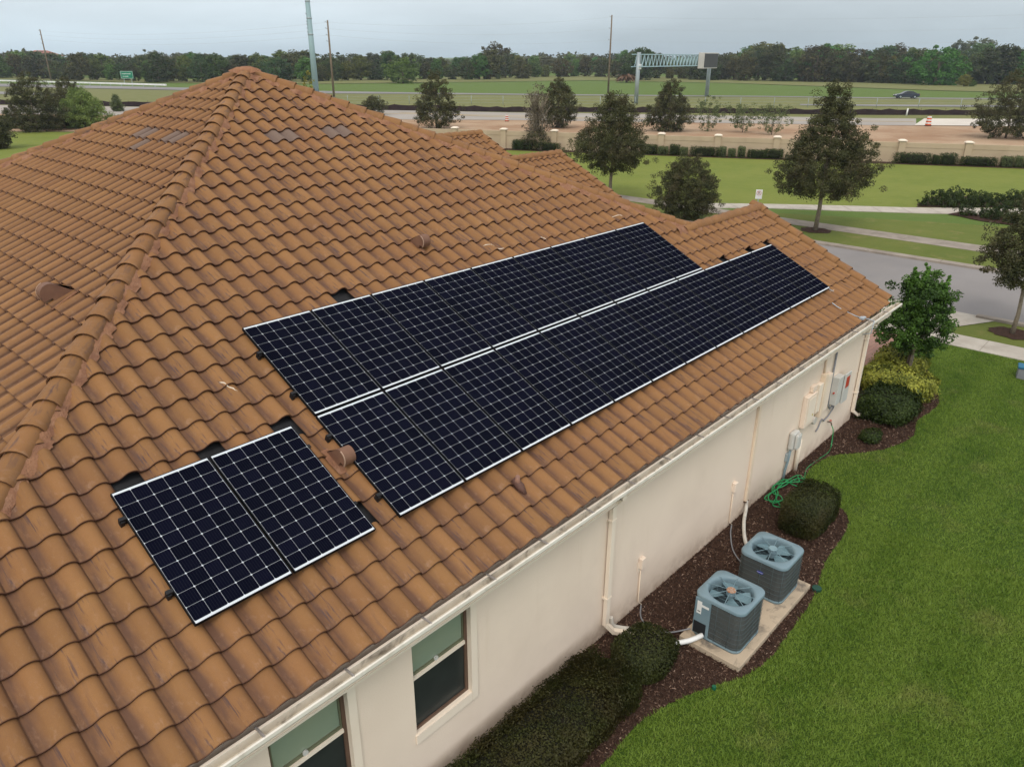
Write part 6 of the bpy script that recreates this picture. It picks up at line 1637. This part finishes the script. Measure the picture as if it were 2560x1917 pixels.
# road sign
c = (101.543, 255.736, 3.643); root = empty('road_sign', (c[0], c[1], 0), 0, 'green rectangular highway sign with two lines of white lettering on twin posts', 'road sign')
d = Vector((_R[0], _R[1])).normalized(); root.rotation_euler = (0, 0, math.atan2(d.y, d.x))
bm = bmesh.new(); box(bm, (-2.0, -0.05, 1.55), (2.0, 0.05, 3.75), 0.02); pl_ = obj('plate', bm, M_sign, root)
bm = bmesh.new(); box(bm, (-1.9, -0.058, 1.62), (1.9, -0.052, 1.68)); box(bm, (-1.9, -0.058, 3.62), (1.9, -0.052, 3.68)); box(bm, (-1.9, -0.058, 1.68), (-1.84, -0.052, 3.62)); box(bm, (1.84, -0.058, 1.68), (1.9, -0.052, 3.62)); obj('border', bm, M_whitep, pl_)
bm = bmesh.new()
for z, x0, x1 in ((2.95, -1.5, 1.2), (2.2, -1.3, 0.3)):
    x = x0
    while x < x1: w_ = random.uniform(0.12, 0.22); hh = random.uniform(0.16, 0.3); box(bm, (x, -0.06, z - hh / 2), (x + w_, -0.053, z + hh / 2)); x += w_ + 0.12
obj('lettering', bm, M_whitep, pl_)
for x in (-1.2, 1.2): bm = bmesh.new(); bar(bm, (x, 0.1, 0), (x, 0.1, 3.5), 0.15); obj('post', bm, M_galv, root)
# tall steel monopole
c = (105.762, 158.927, 22.207)
root = empty('steel_pole', (c[0], c[1], 0), 0, 'tall tapered blue-grey steel utility pole running out of the top of the frame', 'utility pole')
bm = bmesh.new(); tube(bm, [(0, 0, 0), (0, 0, 12), (0, 0, 24), (0, 0, 32)], [0.74, 0.62, 0.50, 0.42], 16); obj('shaft', bm, M_bluesteel, root)
bm = bmesh.new()
for z, r_ in ((12.6, 0.64), (16.0, 0.60), (19.5, 0.56)): tube(bm, [(0, 0, z), (0, 0, z + 0.35)], r_ + 0.03, 16)
obj('flange', bm, M_galv, root)
bm = bmesh.new()
for z in (13.2, 14.0, 14.8, 15.4, 17.0): box(bm, (-0.85, -0.1, z), (-0.55, 0.1, z + 0.2), 0.01)
obj('step_bracket', bm, M_galv, root)
# wooden poles
for i, (c, lab, lean) in enumerate((((84.641, 271.669, 15.501), 'wooden utility pole at the far left above the evergreens', 0.0), ((95.763, 137.472, 14.894), 'wooden utility pole just right of the steel pole', 0.0), ((156.165, 109.580, 17.166), 'wooden utility pole left of the sign gantry', 0.0))):
    root = empty('wooden_pole', (c[0], c[1], 0), 0, lab, 'utility pole', 'wooden utility poles'); H = c[2]
    bm = bmesh.new(); tube(bm, [(0, 0, 0), (0, 0, H * 0.5), (0, 0, H)], [0.24, 0.20, 0.15], 8); obj('shaft', bm, M_wood, root)
    for k in range(4):
        bm = bmesh.new(); z = H - 0.4 - k * (1.2 if i < 2 else 2.5); tube(bm, [(0, 0, z), (-0.35 * d.x, -0.35 * d.y, z + 0.05), (-0.55 * d.x, -0.55 * d.y, z + 0.2)], [0.05, 0.05, 0.09], 5); obj('insulator', bm, M_galv, root)
def wire(a, b, sag, lab):
    a = Vector(a); b = Vector(b); bm = bmesh.new(); n = 18
    tube(bm, [a.lerp(b, k / n) + Vector((0, 0, -4 * sag * (k / n) * (1 - k / n))) for k in range(n + 1)], 0.014, 3, False)
    tag(obj('power_line', bm, simple('pale_wire', (0.55, 0.57, 0.58), None, 1, 0.6) if 'pale_wire' not in bpy.data.materials else bpy.data.materials['pale_wire']), lab, 'power line', 'overhead power lines')
c1 = (84.641, 271.669, 15.501); c2 = (95.763, 137.472, 14.894); c3 = (156.165, 109.580, 17.166)
for k in range(3):
    z1, z2, z3 = c1[2] - 0.4 - 1.2 * k, c2[2] - 0.4 - 1.2 * k, c3[2] - 0.4 - 2.5 * k
    nth = ('highest', 'middle', 'lowest')[k]
    wire((c2[0], c2[1], z2), (c1[0], c1[1], z1), 1.6, nth + ' wire strung between the two left wooden poles')
    wire((c3[0], c3[1], z3), (c2[0], c2[1], z2 + 0), 1.2, nth + ' wire between the middle and right wooden poles')
    wire((c3[0], c3[1], z3), (c3[0] + 62, c3[1] - 118, z3 + 1.5), 1.5, nth + ' wire leading right from the right wooden pole')
# sign gantry
a = Vector((123.145, 79.305, 8.544)); b = Vector((157.546, 83.556, 9.024)); ga = Vector((a[0], a[1], 0)); gb_ = Vector((b[0], b[1], 0)); dg_ = (gb_ - ga); LG = dg_.length
root = empty('sign_gantry', tuple(ga), math.atan2(dg_.y, dg_.x), 'galvanised lattice sign gantry spanning the highway on two posts', 'sign gantry')
for x, nmx in ((0, 'p'), (LG, 'q')):
    bm = bmesh.new(); tube(bm, [(x, 0, 0), (x, 0, 8.9)], 0.38 if x == 0 else 0.42, 12); obj('post', bm, M_galv, root)
bm = bmesh.new(); zt, zb, wv = 8.55, 6.45, 0.75
for y in (-wv, wv):
    for z in (zt, zb): bar(bm, (-1.3, y, z), (LG + 1.3, y, z), 0.16)
    n = 22
    for k in range(n):
        x = k * LG / n; bar(bm, (x, y, zb), (x + LG / n * 0.5, y, zt), 0.10); bar(bm, (x + LG / n * 0.5, y, zt), (x + LG / n, y, zb), 0.10)
for k in range(12):
    x = k * LG / 11
    for z in (zt, zb): bar(bm, (x, -wv, z), (x, wv, z), 0.09)
obj('truss', bm, M_bluesteel, root)
bm = bmesh.new(); box(bm, (LG - 8.8, -2.2, 5.9), (LG - 1.0, -0.9, 9.0), 0.05); sb = obj('message_board', bm, simple('sign_box_grey', (0.55, 0.52, 0.49), (0.48, 0.46, 0.43), 0.4, 0.6), root)
bm = bmesh.new(); box(bm, (LG - 8.6, -2.26, 6.1), (LG - 1.2, -2.205, 8.8)); obj('display_face', bm, simple('sign_face_dark', (0.06, 0.06, 0.062), None, 1, 0.5), sb)
bm = bmesh.new(); box(bm, (-0.55, -0.5, 6.0), (0.35, -0.39, 6.9), 0.02); obj('small_plate', bm, M_whitep, root)
# traffic barrel, posts, car
c = (106.686, 23.490, 1.188)
def barrel(x, y, h_, lab):
    root = empty('traffic_barrel', (x, y, 0), 0, lab, 'traffic barrel', 'orange and white traffic barrels'); s = h_ / 1.1
    bm = bmesh.new(); tube(bm, [(0, 0, 0), (0, 0, 0.1)], [0.42 * s, 0.40 * s], 14); obj('rubber_base', bm, M_blackp, root)
    z = 0.1 * s
    for k in range(6):
        bm = bmesh.new(); tube(bm, [(0, 0, z), (0, 0, z + 0.16 * s)], [(0.33 - 0.016 * k) * s, (0.32 - 0.016 * k) * s], 14); obj('band', bm, M_orange if k % 2 == 0 else M_whitep, root); z += 0.165 * s
    bm = bmesh.new(); box(bm, (-0.1 * s, -0.03, z), (0.1 * s, 0.03, z + 0.08 * s), 0.01); obj('handle', bm, M_orange, root)
barrel(c[0], c[1], c[2], 'orange and white traffic barrel on the new pale pavement')
c = (74.442, 67.463, 0.817); barrel(c[0], c[1], c[2], 'small distant traffic barrel by the dirt above the second roof gable')
c = (124.135, 31.333, 1.111); bm = bmesh.new(); tube(bm, [(0, 0, 0), (0.05, 0, c[2])], 0.11, 8); o = obj('marker_post', bm, M_whitep); o.location = (c[0], c[1], 0); tag(o, 'leaning white marker post in front of the black silt fence', 'marker post')
# no-parking sign
root = empty('no_parking_sign', (32.3, 11.03, 0), 0, 'white no-parking sign on a thin post at the kerb behind the garage ridge', 'road sign')
vd = Vector((CAMP[0] - 32.3, CAMP[1] - 11.03)); root.rotation_euler = (0, 0, math.atan2(vd.y, vd.x) + math.pi / 2 + 0.15)
bm = bmesh.new(); bar(bm, (0, 0.03, 0), (0, 0.03, 1.95), 0.045); obj('post', bm, M_galv, root)
bm = bmesh.new(); box(bm, (-0.16, -0.004, 1.50), (0.16, 0.004, 1.96), 0.003); pl_ = obj('plate', bm, M_whitep, root)
bm = bmesh.new(); tube(bm, [(0.105 * math.cos(t), -0.006, 1.79 + 0.105 * math.sin(t)) for t in [2 * math.pi * k / 24 for k in range(25)]], 0.009, 4, False); tube(bm, [(-0.075, -0.006, 1.865), (0.075, -0.006, 1.715)], 0.009, 4); obj('prohibition_ring', bm, M_red, pl_)
def text_part(body, size, loc, parent, mat):
    cu = bpy.data.curves.new('letter', 'FONT'); cu.body = body; cu.size = size; cu.align_x = 'CENTER'; cu.align_y = 'CENTER'; cu.extrude = 0.0006
    to = bpy.data.objects.new('letter', cu); COL.objects.link(to); bpy.context.view_layer.update()
    tm = bpy.data.meshes.new_from_object(to.evaluated_get(bpy.context.evaluated_depsgraph_get())); bpy.data.objects.remove(to)
    tm.transform(Matrix.Translation(loc) @ Matrix.Rotation(math.pi / 2, 4, 'X')); tm.materials.clear(); tm.materials.append(mat); link(bpy.data.objects.new('letter', tm), parent)
text_part('P', 0.19, (0, -0.0055, 1.79), pl_, M_blackp)
# car
c = (180.051, 48.274, 1.575)
cp_ = Vector((c[0], c[1])); hd = (Vector((177.130, 54.308)) - Vector((187.122, 40.771))).normalized()
car = empty('car', (c[0], c[1], 0.11), math.atan2(hd.y, hd.x), 'dark blue saloon car driving on the far highway', 'car')
def car_loft(bm, prof, w0, w1):
    """closed side profile [(x,z)] extruded over the width with rounded shoulders"""
    rings = []
    for y, k in ((-w0, 0.0), (-w0 * 0.96, 1.0), (w0 * 0.96, 1.0), (w0, 0.0)):
        rings.append([(x * (1 if k else 0.985), y, z + (0.0 if k else (-0.03 if z > 0.6 else 0.02))) for x, z in prof])
    R_ = [[bm.verts.new(p) for p in r_] for r_ in rings]; n = len(prof)
    for i in range(3):
        for k in range(n): bm.faces.new((R_[i][k], R_[i][(k + 1) % n], R_[i + 1][(k + 1) % n], R_[i + 1][k]))
    for r_, fl in ((R_[0], 1), (R_[3], -1)):
        f = bm.faces.new(r_[::fl]); bmesh.ops.triangulate(bm, faces=[f])
M_car = simple('car_paint_navy', (0.025, 0.032, 0.055), None, 1, 0.25, 0.6); M_cglass = simple('car_glass', (0.05, 0.06, 0.07), None, 1, 0.1, 0.6)
bm = bmesh.new(); car_loft(bm, [(2.42, 0.35), (2.45, 0.62), (2.2, 0.78), (1.2, 0.93), (-1.7, 1.0), (-2.35, 0.98), (-2.45, 0.6), (-2.4, 0.35), (-1.9, 0.25), (1.9, 0.25)], 0.90, 0.9); body = obj('body', bm, M_car, car)
bm = bmesh.new(); car_loft(bm, [(1.25, 0.90), (0.45, 1.38), (-0.2, 1.46), (-1.0, 1.42), (-1.95, 0.99)], 0.74, 0.7); obj('cabin_glass', bm, M_cglass, car)
bm = bmesh.new(); car_loft(bm, [(0.42, 1.39), (-0.2, 1.475), (-1.0, 1.435), (-1.1, 1.40), (-0.2, 1.44), (0.38, 1.36)], 0.72, 0.7)
for y in (-0.735, 0.735): bar(bm, (-0.35, y, 0.96), (-0.30, y, 1.42), 0.06, 0.03)
obj('car_roof', bm, M_car, car)
for x in (1.5, -1.45):
    for y in (-0.86, 0.86):
        bm = bmesh.new(); disc(bm, (x, y, 0.32), 0.33, 0.22, 20, 'Y'); w_ = obj('wheel', bm, M_blackp, car)
        bm = bmesh.new(); disc(bm, (x, y * 1.13, 0.32), 0.2, 0.03, 16, 'Y'); obj('rim', bm, M_galv, w_)
for y in (-0.65, 0.65):
    bm = bmesh.new(); box(bm, (2.33, y - 0.2, 0.60), (2.44, y + 0.2, 0.72), 0.02); obj('headlight', bm, M_whitep, car)
    bm = bmesh.new(); box(bm, (-2.47, y - 0.22, 0.72), (-2.38, y + 0.22, 0.90), 0.02); obj('tail_light', bm, M_red, car)
# blue-topped utility box at the right edge
root = empty('utility_box', (18.98, -3.30, 0), 0.2, 'small grey utility box with a blue lid at the right edge of the lawn', 'utility box')
bm = bmesh.new(); box(bm, (-0.16, -0.16, 0), (0.16, 0.16, 0.30), 0.02); obj('body', bm, M_dkgrey, root)
bm = bmesh.new(); box(bm, (-0.18, -0.18, 0.30), (0.18, 0.18, 0.37), 0.02); obj('lid', bm, simple('blue_lid', (0.03, 0.16, 0.28), None, 3, 0.5), root)
# far red-roofed house
root = empty('distant_house', (245, 780, -5), 0.6, 'distant house with a red tiled roof above the trees at the far left', 'house')
bm = bmesh.new(); box(bm, (-14, -8, 0), (14, 8, 13), 0.0); obj('wall', bm, M_stucco, root)
bm = bmesh.new(); loft(bm, [[(a * 16, b * 10, 13) for a, b in ((1, 1), (-1, 1), (-1, -1), (1, -1))], [(a * 7, b * 0.5, 17.5) for a, b in ((1, 1), (-1, 1), (-1, -1), (1, -1))]], True, True, False); obj('roof', bm, simple('red_roof', (0.36, 0.13, 0.085), None, 0.1), root)
for k in range(5): bm = bmesh.new(); box(bm, (-11 + k * 5, -8.1, 9.5), (-9 + k * 5, -8.003, 11.5)); obj('window', bm, M_cglass, root)
# ---------------------------------------------------------------- air
bm = bmesh.new(); box(bm, (-60, -900, -1.0), (1500, 1500, 24.0))
hz = bpy.data.materials.new('thin_haze'); hz.use_nodes = True; hz.node_tree.nodes.clear()
ho = hz.node_tree.nodes.new('ShaderNodeOutputMaterial'); hv = hz.node_tree.nodes.new('ShaderNodeVolumePrincipled')
hv.inputs['Color'].default_value = (0.80, 0.90, 1.0, 1); hv.inputs['Density'].default_value = 0.00022; hv.inputs['Anisotropy'].default_value = 0.2
hz.node_tree.links.new(hv.outputs[0], ho.inputs[1])
tag(obj('haze', bm, hz), kind='stuff')
print('objects', len(bpy.data.objects))
